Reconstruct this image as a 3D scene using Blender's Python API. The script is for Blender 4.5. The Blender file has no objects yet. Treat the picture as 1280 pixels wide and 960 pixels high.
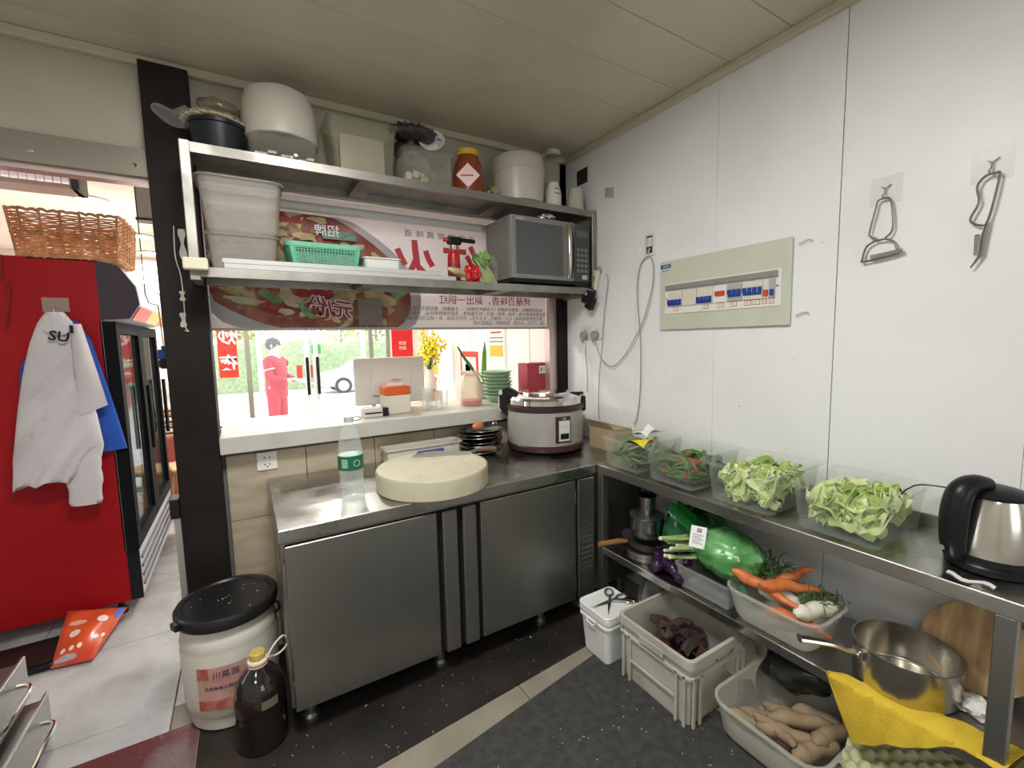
import bpy, bmesh, math, random
from mathutils import Vector, Matrix, Euler
random.seed(7)
S = bpy.context.scene
COL = S.collection
PI = math.pi

# ------------------------------------------------------------------ camera
CAMH = 1.43
YAW, PITCH, ROLL, FPX = math.radians(31.066), math.radians(5.586), math.radians(-1.2435), 555.33
_f = Vector((math.sin(YAW)*math.cos(PITCH), math.cos(YAW)*math.cos(PITCH), -math.sin(PITCH)))
_r = Vector((math.cos(YAW), -math.sin(YAW), 0)); _u = _r.cross(_f)
RT = _r*math.cos(ROLL) + _u*math.sin(ROLL); UP = -_r*math.sin(ROLL) + _u*math.cos(ROLL); FW = _f
CAM = Vector((0, 0, CAMH))
cd = bpy.data.cameras.new('camera'); cam = bpy.data.objects.new('camera', cd); COL.objects.link(cam)
cd.sensor_fit = 'HORIZONTAL'; cd.sensor_width = 36; cd.lens = FPX/1280*36; cd.clip_start = .02; cd.clip_end = 300
mw = Matrix((RT, UP, -FW)).transposed().to_4x4(); mw.translation = CAM; cam.matrix_world = mw
S.camera = cam

def at(px, py, x=None, y=None, z=None):
    """point where the sight line through a photo pixel meets a plane of the place"""
    d = FW + RT*(px-640)/FPX - UP*(py-480)/FPX
    t = (x-CAM.x)/d.x if x is not None else (y-CAM.y)/d.y if y is not None else (z-CAM.z)/d.z
    return CAM + d*t

# ------------------------------------------------------------------ light and exposure
S.view_settings.view_transform = 'Standard'; S.view_settings.look = 'None'
S.view_settings.gamma = 1; S.view_settings.use_curve_mapping = False
S.view_settings.exposure = 0.1
W = bpy.data.worlds.new('sky'); S.world = W; W.use_nodes = True
bg = W.node_tree.nodes['Background']; bg.inputs[0].default_value = (.93, .97, 1, 1); bg.inputs[1].default_value = 4.0

def area(name, loc, size, watts, col, rot=(0, 0, 0), sy=None):
    l = bpy.data.lights.new(name, 'AREA'); l.energy = watts; l.color = col; l.size = size
    if sy: l.shape = 'RECTANGLE'; l.size_y = sy
    o = bpy.data.objects.new(name, l); o.location = loc; o.rotation_euler = rot; COL.objects.link(o); return o

def portal(loc, w, h, rot):
    o = area('daylight_portal', loc, w, 1, (1, 1, 1), rot, h); o.data.cycles.is_portal = True
portal((.85, -1.99, 1.425), 1.1, 1.05, (PI/2, 0, 0)); portal((.6, 5.72, 1.05), 2.0, 2.0, (-PI/2, 0, 0))

# ------------------------------------------------------------------ materials
MATS = {}
def mat(name, c=(.8, .8, .8), r=.5, m=0, c2=None, ns=8, nd=3, lo=.4, hi=.65, bump=0, bs=40, stretch=(1, 1, 1), spec=.5, emit=None, es=1, alpha=None, gloss=None, coat=0, trans=0, sub=0, ior=1.45, r2=None, tl=0, fc=.38):
    if name in MATS: return MATS[name]
    M = bpy.data.materials.new(name); M.use_nodes = True; t = M.node_tree; N = t.nodes; K = t.links
    p = N['Principled BSDF']; p.inputs['Roughness'].default_value = r; p.inputs['Metallic'].default_value = m
    p.inputs['Specular IOR Level'].default_value = spec; p.inputs['Base Color'].default_value = (*c, 1)
    p.inputs['Coat Weight'].default_value = coat; p.inputs['Transmission Weight'].default_value = trans; p.inputs['IOR'].default_value = ior
    if sub: p.inputs['Subsurface Weight'].default_value = sub; p.inputs['Subsurface Radius'].default_value = (.02, .02, .01)
    if c2 is not None or bump or r2 is not None:
        tc = N.new('ShaderNodeTexCoord'); mp = N.new('ShaderNodeMapping'); mp.inputs['Scale'].default_value = stretch
        K.new(tc.outputs['Object'], mp.inputs[0])
    if c2 is not None or r2 is not None:
        n = N.new('ShaderNodeTexNoise'); n.inputs['Scale'].default_value = ns; n.inputs['Detail'].default_value = nd; K.new(mp.outputs[0], n.inputs['Vector'])
        if c2 is not None:
            cr = N.new('ShaderNodeValToRGB'); e = cr.color_ramp.elements
            e[0].position = lo; e[1].position = hi; e[0].color = (*c, 1); e[1].color = (*c2, 1)
            K.new(n.outputs['Fac'], cr.inputs[0]); K.new(cr.outputs[0], p.inputs['Base Color'])
        if r2 is not None:
            mr = N.new('ShaderNodeMapRange'); mr.inputs['From Min'].default_value = .35; mr.inputs['From Max'].default_value = .65
            mr.inputs['To Min'].default_value = r; mr.inputs['To Max'].default_value = r2
            K.new(n.outputs['Fac'], mr.inputs['Value']); K.new(mr.outputs[0], p.inputs['Roughness'])
    if bump:
        b = N.new('ShaderNodeTexNoise'); b.inputs['Scale'].default_value = bs; b.inputs['Detail'].default_value = 2; K.new(mp.outputs[0], b.inputs['Vector'])
        bn = N.new('ShaderNodeBump'); bn.inputs['Strength'].default_value = bump; bn.inputs['Distance'].default_value = .01
        K.new(b.outputs['Fac'], bn.inputs['Height']); K.new(bn.outputs[0], p.inputs['Normal'])
    if emit is not None:
        p.inputs['Emission Color'].default_value = (*emit, 1); p.inputs['Emission Strength'].default_value = es
    if alpha is not None:      # clear or milky plastic and thin glass: part of the light goes straight through
        tr = N.new('ShaderNodeBsdfTransparent'); tr.inputs[0].default_value = (*(gloss or (1, 1, 1)), 1); mx = N.new('ShaderNodeMixShader')
        lw = N.new('ShaderNodeLayerWeight'); lw.inputs['Blend'].default_value = .25
        ma = N.new('ShaderNodeMath'); ma.operation = 'MULTIPLY_ADD'; ma.use_clamp = True
        K.new(lw.outputs['Facing'], ma.inputs[0]); ma.inputs[1].default_value = fc; ma.inputs[2].default_value = alpha
        K.new(ma.outputs[0], mx.inputs[0]); K.new(tr.outputs[0], mx.inputs[1]); K.new(p.outputs[0], mx.inputs[2])
        K.new(mx.outputs[0], N['Material Output'].inputs[0])
    if tl:                     # thin sheet that lets light glow through it
        tb = N.new('ShaderNodeBsdfTranslucent'); tb.inputs[0].default_value = (*c, 1); mx = N.new('ShaderNodeMixShader'); mx.inputs[0].default_value = tl
        K.new(p.outputs[0], mx.inputs[1]); K.new(tb.outputs[0], mx.inputs[2]); K.new(mx.outputs[0], N['Material Output'].inputs[0])
    MATS[name] = M; return M

STEEL = mat('brushed steel', (.33, .325, .305), .36, 1, c2=(.26, .255, .24), ns=3, lo=.35, hi=.7, r2=.46, bump=.015, bs=160, stretch=(1, 1, .05))
STEELTOP = mat('worn steel top', (.50, .495, .47), .2, 1, c2=(.33, .325, .305), ns=4, lo=.3, hi=.7, r2=.45, bump=.03, bs=50)
DSTEEL = mat('greasy steel', (.40, .39, .36), .33, 1, c2=(.25, .24, .215), ns=6, lo=.35, hi=.7, r2=.5)
CHROME = mat('polished steel', (.72, .71, .69), .12, 1)
BLACK = mat('black plastic', (.010, .010, .012), .35, spec=.3)
MBLACK = mat('matt black paint', (.010, .0075, .0065), .6, c2=(.018, .014, .012), ns=3, spec=.2)
WHITEP = mat('white plastic', (.78, .78, .75), .35)
CLEAR = mat('clear plastic', (.80, .82, .78), .12, alpha=.025, fc=.16, gloss=(.97, .985, .965))
FOGGY = mat('milky plastic', (.78, .78, .72), .3, alpha=.27, fc=.3, gloss=(.9, .9, .85))
GLASS = mat('thin glass', (.9, .95, .93), .03, alpha=.05)

# ------------------------------------------------------------------ mesh helpers
class MB:
    def __init__(s): s.v = []; s.f = []; s.mi = []; s.cur = 0
    def add(s, vs, fs):
        o = len(s.v); s.v += [tuple(p) for p in vs]; s.f += [tuple(i+o for i in q) for q in fs]; s.mi += [s.cur]*len(fs); return s
    def m(s, i): s.cur = i; return s
    def box(s, a, b):
        x0, y0, z0 = a; x1, y1, z1 = b
        return s.add([(x0, y0, z0), (x1, y0, z0), (x1, y1, z0), (x0, y1, z0), (x0, y0, z1), (x1, y0, z1), (x1, y1, z1), (x0, y1, z1)],
                     [(0, 3, 2, 1), (4, 5, 6, 7), (0, 1, 5, 4), (1, 2, 6, 5), (2, 3, 7, 6), (3, 0, 4, 7)])
    def rings(s, rs, cap0=True, cap1=True, close=True):
        n = len(rs[0]); o = len(s.v); vs = [p for r in rs for p in r]; fs = []
        for i in range(len(rs)-1):
            for j in range(n if close else n-1):
                k = (j+1) % n; fs.append((i*n+j, i*n+k, (i+1)*n+k, (i+1)*n+j))
        if cap0: fs.append(tuple(range(n-1, -1, -1)))
        if cap1: fs.append(tuple((len(rs)-1)*n+j for j in range(n)))
        return s.add(vs, fs)
    def rbox(s, a, b, r=.01, e=None, seg=3):
        """box with rounded upright corners r and eased rims e"""
        e = r*.5 if e is None else e
        x0, y0, z0 = a; x1, y1, z1 = b; cx, cy = (x0+x1)/2, (y0+y1)/2; hx, hy = abs(x1-x0)/2, abs(y1-y0)/2
        R = lambda z, i: rrect(cx, cy, hx-i, hy-i, max(r-i, .0005), z, seg)
        return s.rings([R(z0, e), R(z0+e, 0), R(z1-e, 0), R(z1, e)] if e > 0 else [R(z0, 0), R(z1, 0)])
    def lathe(s, prof, n=24, c=(0, 0, 0), sx=1, sy=1, cap0=True, cap1=True):
        return s.rings([[(c[0]+sx*r*math.cos(2*PI*j/n), c[1]+sy*r*math.sin(2*PI*j/n), c[2]+z) for j in range(n)] for r, z in prof], cap0, cap1)
    def tube(s, pts, r, n=8, closed=False, flat=1):
        P = [Vector(p) for p in pts]; L = len(P); rs = r if isinstance(r, (list, tuple)) else [r]*L
        out = []; up = None
        for i in range(L):
            a = P[i-1] if (i or closed) else P[i]; b = P[(i+1) % L] if (i < L-1 or closed) else P[i]
            t = (b-a).normalized() if (b-a).length > 1e-9 else Vector((0, 0, 1))
            if up is None: up = Vector((0, 0, 1)) if abs(t.z) < .9 else Vector((1, 0, 0))
            u = t.cross(up)
            if u.length < 1e-6: u = t.orthogonal()
            u.normalize(); w = u.cross(t).normalized(); up = w
            out.append([P[i]+(u*math.cos(2*PI*j/n)*flat+w*math.sin(2*PI*j/n))*rs[i] for j in range(n)])
        if closed: out.append(out[0])
        return s.rings(out, not closed, not closed)
    def ball(s, c, r, nu=16, nv=10, fn=None):
        rx, ry, rz = r if isinstance(r, (list, tuple)) else (r, r, r); rs = []
        for i in range(nv+1):
            th = PI*(i+.02 if i == 0 else i-.02 if i == nv else i)/nv; ring = []
            for j in range(nu):
                ph = 2*PI*j/nu; k = fn(th, ph) if fn else 1
                ring.append((c[0]+rx*k*math.sin(th)*math.cos(ph), c[1]+ry*k*math.sin(th)*math.sin(ph), c[2]-rz*k*math.cos(th)))
            rs.append(ring)
        return s.rings(rs)
    def sheet(s, fn, nu, nv, th=.002):
        """closed thin sheet from a point function fn(u,v)"""
        P = [[Vector(fn(i/nu, j/nv)) for j in range(nv+1)] for i in range(nu+1)]; vs = []; fs = []
        for d in (th/2, -th/2):
            for i in range(nu+1):
                for j in range(nv+1):
                    a = P[min(i+1, nu)][j]-P[max(i-1, 0)][j]; b = P[i][min(j+1, nv)]-P[i][max(j-1, 0)]
                    n = a.cross(b); n = n.normalized() if n.length > 1e-12 else Vector((0, 0, 1)); vs.append(P[i][j]+n*d)
        K = (nu+1)*(nv+1); I = lambda i, j, k=0: k*K+i*(nv+1)+j
        for i in range(nu):
            for j in range(nv):
                fs += [(I(i, j), I(i+1, j), I(i+1, j+1), I(i, j+1)), (I(i, j, 1), I(i, j+1, 1), I(i+1, j+1, 1), I(i+1, j, 1))]
        for i in range(nu): fs += [(I(i, 0), I(i, 0, 1), I(i+1, 0, 1), I(i+1, 0)), (I(i, nv), I(i+1, nv), I(i+1, nv, 1), I(i, nv, 1))]
        for j in range(nv): fs += [(I(0, j), I(0, j+1), I(0, j+1, 1), I(0, j, 1)), (I(nu, j), I(nu, j, 1), I(nu, j+1, 1), I(nu, j+1))]
        return s.add(vs, fs)
    def prism(s, poly, a, b, axis='y'):
        """2-D outline swept from a to b: axis y -> poly is (x,z); x -> (y,z); z -> (x,y)"""
        P = {'y': lambda p, t: (p[0], t, p[1]), 'x': lambda p, t: (t, p[0], p[1]), 'z': lambda p, t: (p[0], p[1], t)}[axis]
        return s.rings([[P(p, a) for p in poly], [P(p, b) for p in poly]])
    def xf(s, M):
        s.v = [tuple(M @ Vector(p)) for p in s.v]; return s
    def build(s, name, material, parent=None, loc=None, rot=None, smooth=35):
        me = bpy.data.meshes.new(name); me.from_pydata(s.v, [], s.f)
        ms = material if isinstance(material, (list, tuple)) else [material]
        for q in ms: me.materials.append(q)
        if len(ms) > 1: me.polygons.foreach_set('material_index', s.mi)
        bm = bmesh.new(); bm.from_mesh(me); bmesh.ops.recalc_face_normals(bm, faces=bm.faces); bm.to_mesh(me); bm.free()
        if smooth:
            me.polygons.foreach_set('use_smooth', [True]*len(me.polygons)); me.set_sharp_from_angle(angle=math.radians(smooth))
        o = link(name, me, parent, loc, rot)
        if smooth and len(me.polygons) < 400: w = o.modifiers.new('weighted', 'WEIGHTED_NORMAL'); w.keep_sharp = True
        return o

def link(name, me, parent=None, loc=None, rot=None):
    o = bpy.data.objects.new(name, me); COL.objects.link(o)
    if parent: o.parent = parent
    if loc is not None: o.location = loc
    if rot is not None: o.rotation_euler = rot
    return o
def rrect(cx, cy, hx, hy, r, z, seg=3):
    r = min(r, hx, hy); out = []
    for qx, qy, a0 in ((1, 1, 0), (-1, 1, PI/2), (-1, -1, PI), (1, -1, 1.5*PI)):
        for k in range(seg+1):
            a = a0+PI/2*k/seg; out.append((cx+qx*(hx-r)+r*math.cos(a), cy+qy*(hy-r)+r*math.sin(a), z))
    return out
def tag(o, label, cat, group=None, kind=None):
    o['label'] = label; o['category'] = cat
    if group: o['group'] = group
    if kind: o['kind'] = kind
    return o
def thing(name, label, cat, loc=(0, 0, 0), rz=0, group=None):
    o = bpy.data.objects.new(name, None); COL.objects.link(o); o.empty_display_size = .05
    o.location = loc; o.rotation_euler = (0, 0, rz); return tag(o, label, cat, group)
def struct(o, label=None, cat=None):
    o['kind'] = 'structure'
    if label: o['label'] = label
    if cat: o['category'] = cat
    return o
def stuff(o): o['kind'] = 'stuff'; return o
def lab(o, l): o['label'] = l; return o
def copy_tree(o, parent=None):
    c = o.copy(); COL.objects.link(c)
    if parent: c.parent = parent
    for ch in o.children: copy_tree(ch, c)
    return c
def bx(name, a, b, material, parent=None, r=0, loc=None, rot=None, e=None):
    m = MB()
    m.rbox(a, b, r, e) if r else m.box(a, b)
    return m.build(name, material, parent, loc, rot)
def text(body, size, material, parent, loc, rot, mirror=False, name='lettering', ex=.0006, bold=0, sx=1):
    c = bpy.data.curves.new(name, 'FONT'); c.body = body; c.size = size; c.align_x = 'CENTER'; c.align_y = 'CENTER'; c.extrude = ex; c.offset = bold; c.resolution_u = 2
    t = bpy.data.objects.new(name, c); COL.objects.link(t); bpy.context.view_layer.update()
    me = bpy.data.meshes.new_from_object(t.evaluated_get(bpy.context.evaluated_depsgraph_get())); bpy.data.objects.remove(t)
    me.name = name; me.materials.clear(); me.materials.append(material)
    me.transform(Matrix.Diagonal((-sx if mirror else sx, 1, 1, 1)))
    if mirror: me.flip_normals()
    o = link(name, me, parent, loc, rot); o['kind'] = 'stuff'; return o
FACEY = (PI/2, 0, 0)          # lettering that faces the kitchen side (-y)
FACEX = (PI/2, 0, -PI/2)      # lettering that faces -x (right wall)
def smooth_path(pts, n=6):
    P = [Vector(p) for p in pts]; out = []
    for i in range(len(P)-1):
        a = P[max(i-1, 0)]; b = P[i]; c = P[i+1]; d = P[min(i+2, len(P)-1)]
        for k in range(n):
            t = k/n; out.append(.5*((2*b)+(c-a)*t+(2*a-5*b+4*c-d)*t*t+(3*b-a-3*c+d)*t**3))
    out.append(P[-1]); return out
rnd = random.uniform

# ------------------------------------------------------------------ the room
YW, XW, ZC = 2.38, 1.88, 2.585          # kitchen face of the hatch wall, right wall, ceiling
XL, YB = -2.3, -1.9                      # walls behind the photographer
YF, ZF, XFR, XFL = 5.6, 2.31, 1.95, -1.9  # shop front, its ceiling, its side walls
M_CEIL = mat('yellowed ceiling plank', (.58, .525, .40), .22, c2=(.50, .45, .335), ns=1.5, bump=.02, bs=3)
M_WALL = mat('white wall panel', (.80, .805, .80), .42, c2=(.73, .725, .71), ns=2.2, lo=.45, hi=.8, bump=.02, bs=6)
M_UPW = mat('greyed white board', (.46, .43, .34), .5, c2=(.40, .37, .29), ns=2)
M_TILE = mat('grey floor tile', (.52, .525, .525), .22, c2=(.37, .365, .36), ns=5, lo=.45, hi=.75, r2=.4, bump=.015, bs=20)
M_DTILE = mat('greasy tan tile', (.30, .27, .21), .4, c2=(.22, .195, .15), ns=5, lo=.4, hi=.75)
M_JOINT = mat('dark joint', (.16, .15, .14), .8)
M_TAN = mat('tan wall tile', (.50, .42, .31), .3, c2=(.37, .31, .22), ns=6, lo=.35, hi=.7, stretch=(1, 1, 4))
M_ROOM = mat('plain painted wall', (.62, .60, .55), .6)

fl = struct(MB().box((XL, YB, -.06), (XW+.1, YF, -.012)).build('floor', M_JOINT), 'pale grey tiled floor with dark joints', 'floor')
P = .61
tiles = {}
for i in range(-8, 9):
    for j in range(-8, 8):
        x0, y0 = -.33+i*P, 2.125+j*P; x1, y1 = x0+P-.004, y0+P-.004
        x0, x1 = max(x0, XL), min(x1, XW+.08); y0, y1 = max(y0, YB), min(y1, YF)
        if x1-x0 < .03 or y1-y0 < .03: continue
        k = (round(x1-x0, 3), round(y1-y0, 3), y0 < 2.1 and x0 > -.4)
        if k not in tiles:
            tiles[k] = bx('floor_tile', (0, 0, -.012), (k[0], k[1], 0), M_DTILE if k[2] else M_TILE, fl, .002, (x0, y0, 0), e=.0015).data
        else: link('floor_tile', tiles[k], fl, (x0, y0, 0))

ce = struct(MB().box((XL, YB, ZC+.012), (XW+.1, YW+.15, ZC+.06)).build('ceiling', M_JOINT), 'yellowed plank ceiling over the kitchen', 'ceiling')
pl = None; y = YW+.1
while y > YB:
    if pl is None: pl = bx('plank', (XL, 0, 0), (XW+.05, .2475, .014), M_CEIL, ce, .002, (0, y-.25, ZC), e=.0015)
    else: link('plank', pl.data, ce, (0, y-.25, ZC))
    y -= .25
wr = struct(MB().box((XW+.012, YB, 0), (XW+.08, YW+.06, ZC+.05)).build('wall_right', M_JOINT), 'white wall of upright panels', 'wall')
ys = [2.44, 2.227, 1.775, 1.292, .80, .31, -.18, -.67, -1.16, -1.9]
for a, b in zip(ys[1:], ys): bx('wall_panel', (XW, a+(.0014 if a == .80 else .0005), 0), (XW+.014, b-(.0014 if b == .80 else .0005), ZC), M_WALL, wr, .001, e=.0006)
struct(bx('trim_1', (XW-.028, YB, ZC-.032), (XW, YW, ZC), M_CEIL, None, .006), 'yellowed cornice between ceiling and right wall', 'trim')
struct(bx('trim_2', (XL, YW-.03, ZC-.035), (XW-.03, YW, ZC), M_CEIL, None, .006), 'yellowed cornice above the shelf', 'trim')
WX0, WX1, WZ0, WZ1 = .3, 1.4, .9, 1.95
struct(MB().box((XL, YB-.08, 0), (WX0, YB, ZC+.05)).box((WX1, YB-.08, 0), (XW+.1, YB, ZC+.05)).box((WX0, YB-.08, 0), (WX1, YB, WZ0)).box((WX0, YB-.08, WZ1), (WX1, YB, ZC+.05)).build('wall_back', M_ROOM), 'plain wall with a wide window behind the photographer', 'wall')
wb = struct(MB().box((WX0, YB-.045, WZ0), (WX1, YB-.04, WZ1)).build('window_4', GLASS), 'wide window behind the photographer', 'window')
for a, b in ((WX0, WX0+.05), (.82, .88), (WX1-.05, WX1)): bx('window_frame', (a, YB-.07, WZ0), (b, YB-.02, WZ1), WHITEP, wb, .004)
struct(bx('wall_left', (XL-.08, YB, 0), (XL, YW, ZC+.05), M_ROOM), 'plain wall to the left', 'wall')

# hatch wall: below the sill, above the opening, header over the doorway
wf = struct(MB().box((-.12, YW+.012, 0), (XW, YW+.12, .95)).build('wall_far', M_JOINT), 'low tan tiled wall under the hatch sill', 'wall')
for i in range(7):
    x0 = -.10+i*.335
    for z0, z1 in ((0, .30), (.303, .62), (.623, .93)):
        bx('wall_tile', (x0, YW, z0), (min(x0+.332, XW), YW+.014, z1), M_TAN, wf, .002, e=.001)
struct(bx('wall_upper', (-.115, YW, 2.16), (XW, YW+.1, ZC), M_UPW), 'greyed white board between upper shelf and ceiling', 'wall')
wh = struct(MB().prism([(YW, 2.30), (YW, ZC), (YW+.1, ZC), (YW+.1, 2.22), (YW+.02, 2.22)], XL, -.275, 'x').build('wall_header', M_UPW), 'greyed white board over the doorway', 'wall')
M_BEAM = mat('brown grey metal beam', (.30, .27, .225), .3, .6)
bm_ = struct(MB().box((XL, YW-.005, 2.125), (-.275, YW+.09, 2.232)).build('door_1', M_BEAM), 'brown grey metal beam over the doorway', 'beam')
for x in (-.62, -.322): MB().lathe([(.009, 0), (.009, .003), (.005, .006)], 12).build('screw', CHROME, bm_, (x, YW-.005, 2.165), (PI/2, 0, 0))
bx('track', (XL, YW+.02, 2.105), (-.275, YW+.08, 2.126), mat('pinkish aluminium', (.62, .50, .47), .3, .5), bm_)

pil = struct(MB().rbox((-.275, YW-.06, 0), (-.115, YW+.14, ZC-.03), .004).build('wall_pillar', MBLACK), 'black painted pillar between doorway and hatch', 'pillar')
M_STK = mat('torn tape', (.55, .53, .45), .7)
for q in [((228, 305), (.018, .06)), ((229, 400), (.016, .03)), ((228, 370), (.014, .02))]:
    p_ = at(*q[0], y=YW-.062)
    stuff(MB().sheet(lambda u, v: (p_.x+(u-.5)*q[1][0]*(1+.5*math.sin(9*v)), YW-.0615-.002*math.sin(6*u+3*v), p_.z+(v-.5)*q[1][1]*2), 4, 6, .001).build('tape_scrap', M_STK, pil))
lab(MB().tube(smooth_path([at(217, 282, y=YW-.066), at(219, 320, y=YW-.066), at(226, 345, y=YW-.068), at(230, 380, y=YW-.066), at(232, 408, y=YW-.07), at(236, 414, y=YW-.066), at(231, 413, y=YW-.066)]), .0022, 6).build('cable', mat('cream cable', (.6, .57, .48), .5), pil), 'loose cream cable')
pr = struct(bx('wall_post', (1.815, YW, .0), (XW, YW+.06, 2.56), MBLACK, None, .003), 'black post at the right end of the hatch', 'post')
struct(bx('trim_3', (1.755, YW+.035, 1.03), (1.814, YW+.1, 2.16), mat('pinkish aluminium'), None, .003), 'pinkish aluminium upright beside the black post', 'trim')
struct(bx('window_1', (-.115, 2.30, .955), (XW, 2.86, 1.03), mat('white hatch sill', (.50, .495, .44), .3, c2=(.42, .405, .34), ns=6, lo=.5, hi=.8), None, .006), 'white sill slab of the serving hatch', 'sill')
# ------------------------------------------------------------------ lamps of the kitchen
def panel_lamp(x, y, w, label):
    t = thing('ceiling_lamp', label, 'lamp', (x, y, ZC-.001))
    bx('frame', (-.3, -.3, -.02), (.3, .3, 0), WHITEP, t, .01)
    bx('diffuser', (-.28, -.28, -.024), (.28, .28, -.0205), mat('lit diffuser', (.9, .9, .9), .5, emit=(1, 1, .97), es=6), t)
    o = area('lamp_light', (x, y, ZC-.04), .55, w, (1, .99, .97)); return t
panel_lamp(.12, .80, 38, 'square white ceiling lamp over the middle of the kitchen')
panel_lamp(-1.2, -.9, 14, 'square white ceiling lamp at the back of the kitchen')

# ------------------------------------------------------------------ shop front room
M_FW = mat('warm white shop wall', (.86, .80, .75), .5)
M_FC = mat('white shop ceiling', (.88, .87, .80), .45)
struct(bx('wall_shop_right', (XFR, 2.5, 0), (XFR+.08, YF+.1, ZF+.05), M_FW), 'warm white side wall of the shop', 'wall')
for yy in (2.95, 3.3, 4.0, 4.45): struct(bx('trim_4', (XFR-.003, yy, 1.0), (XFR-.0005, yy+.006, ZF), mat('pale joint', (.7, .58, .5), .6)), 'pale joint strip on the shop side wall', 'trim')
struct(bx('wall_shop_left', (XFL-.08, 2.5, 0), (XFL, YF+.1, ZF+.05), M_FW), 'warm white wall behind the red fridge', 'wall')
fc = struct(MB().box((XFL, 2.48, ZF+.012), (XFR+.05, YF+.1, ZF+.05)).build('ceiling_shop', M_JOINT), 'white plank ceiling of the shop', 'ceiling')
for k in range(13):
    y0 = 2.485+k*.24
    if k == 0: pk = bx('plank', (XFL, 0, 0), (XFR, .2365, .013), M_FC, fc, .002, (0, y0, ZF), e=.001)
    else: link('plank', pk.data, fc, (0, y0, ZF))
# facade: wall left, glazed front
ff = struct(MB().box((XFL, YF, 0), (-.34, YF+.1, ZF)).build('wall_shop_front', M_FW), 'shop front wall left of the glazing', 'wall')
struct(bx('wall_shop_top', (-.34, YF, 2.05), (XFR+.05, YF+.1, ZF), M_FW), 'shop front wall over the glazing', 'wall')
M_AL = mat('grey green aluminium', (.30, .31, .25), .4, .5); M_WAL = mat('white aluminium', (.8, .82, .78), .4)
def pane(n, x0, x1, label, fm):
    g = struct(bx(n, (x0, YF+.045, .06), (x1, YF+.053, 2.05), GLASS), label, 'window')
    for a, b in ((x0, x0+.05), (x1-.05, x1)): bx('window_frame', (a, YF+.02, .0), (b, YF+.08, 2.05), fm, g, .004)
    bx('window_frame', (x0, YF+.02, 0), (x1, YF+.08, .06), fm, g, .004); return g
pane('window_2', -.34, .07, 'fixed shop pane with the red sign', M_AL)
d1 = pane('door_2', .13, .66, 'left leaf of the glass shop door', M_WAL); d2 = pane('door_3', .70, 1.30, 'right leaf of the glass shop door', M_WAL)
for d, x in ((d1, .625), (d2, .735)):
    h = MB().tube([(x, YF-.03, .86), (x, YF-.03, 1.29)], .018, 10); 
    for z in (.9, 1.25): h.tube([(x, YF-.03, z), (x, YF+.05, z)], .009, 8)
    h.build('handle', BLACK, d)
    bx('sign_plate', (x-.05, YF+.035, 1.33), (x+.05, YF+.042, 1.43), mat('green notice', (.05, .45, .12), .5) if d is d2 else mat('blue grey notice', (.45, .5, .6), .5), d)
    bx('notice_sticker', (x-.11, YF+.036, 1.05), (x-.05, YF+.042, 1.2), mat('red notice', (.6, .08, .06), .5), d)
pane('window_3', 1.34, 1.60, 'narrow fixed pane beside the shop door', M_AL)
struct(bx('wall_shop_pier', (1.60, YF-.02, 0), (XFR, YF+.1, 2.06), M_FW), 'pier at the right of the shop front', 'wall')

def lit_disc(x, y, label):
    t = thing('downlight', label, 'lamp', (x, y, ZF), 0, 'round downlights in the shop ceiling')
    MB().lathe([(.075, -.001), (.085, -.006), (.075, -.012), (.062, -.008)], 24).build('trim_ring', WHITEP, t)
    MB().lathe([(.06, -.0125), (.06, -.0095)], 24).build('lens', mat('lit lens', (1, 1, 1), .5, emit=(1, .95, .85), es=25), t)
    area('downlight_light', (x, y, ZF-.03), .12, 20, (1, .95, .87))
for x, y in ((-.70, 3.58), (-.62, 4.55), (-.68, 5.3), (.6, 3.4), (.8, 4.6)): lit_disc(x, y, 'round lit downlight set in the white shop ceiling')

# hanging boards seen over the doorway
mb_ = thing('menu_board', 'dark edged lit menu board hung from the shop ceiling', 'sign', (-.28, 3.0, 2.09))
bx('panel', (-.13, -.05, 0), (.5, .02, .17), mat('lilac grey board', (.55, .5, .5), .4), mb_); bx('edge', (-.135, -.055, -.012), (.505, .025, 0), mat('dark edge', (.05, .045, .04), .5), mb_)
for x in (0, .3): MB().tube([(x, -.015, .17), (x, -.015, ZF-2.09)], .004, 6).build('hanger', CHROME, mb_)
ik = thing('insect_lamp', 'pink lit wire grille lamp hung above the red fridge', 'insect lamp', (-.95, 2.86, 2.15))
bx('tray', (0, -.07, 0), (.36, .07, .02), mat('pinkish tray', (.72, .56, .55), .4), ik, .006); bx('top', (0, -.07, .10), (.36, .07, .12), mat('pinkish tray'), ik, .006)
for x in (0, .34): bx('end_cap', (x, -.075, 0), (x+.03, .075, .12), mat('slate end', (.12, .1, .11), .5), ik, .006)
MB().tube([(.03, 0, .06), (.34, 0, .06)], .014, 10).build('tube_light', mat('violet tube', (.8, .7, .8), .4, emit=(1, .85, .9), es=.35), ik)
for k in range(12): MB().tube([(.04+.027*k, -.065, .02), (.04+.027*k, -.065, .10)], .0015, 5).build('grille_wire', CHROME, ik)
for x in (.08, .28): MB().tube([(x, 0, .12), (x, 0, ZF-2.15)], .004, 6).build('hanger', CHROME, ik)

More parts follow.
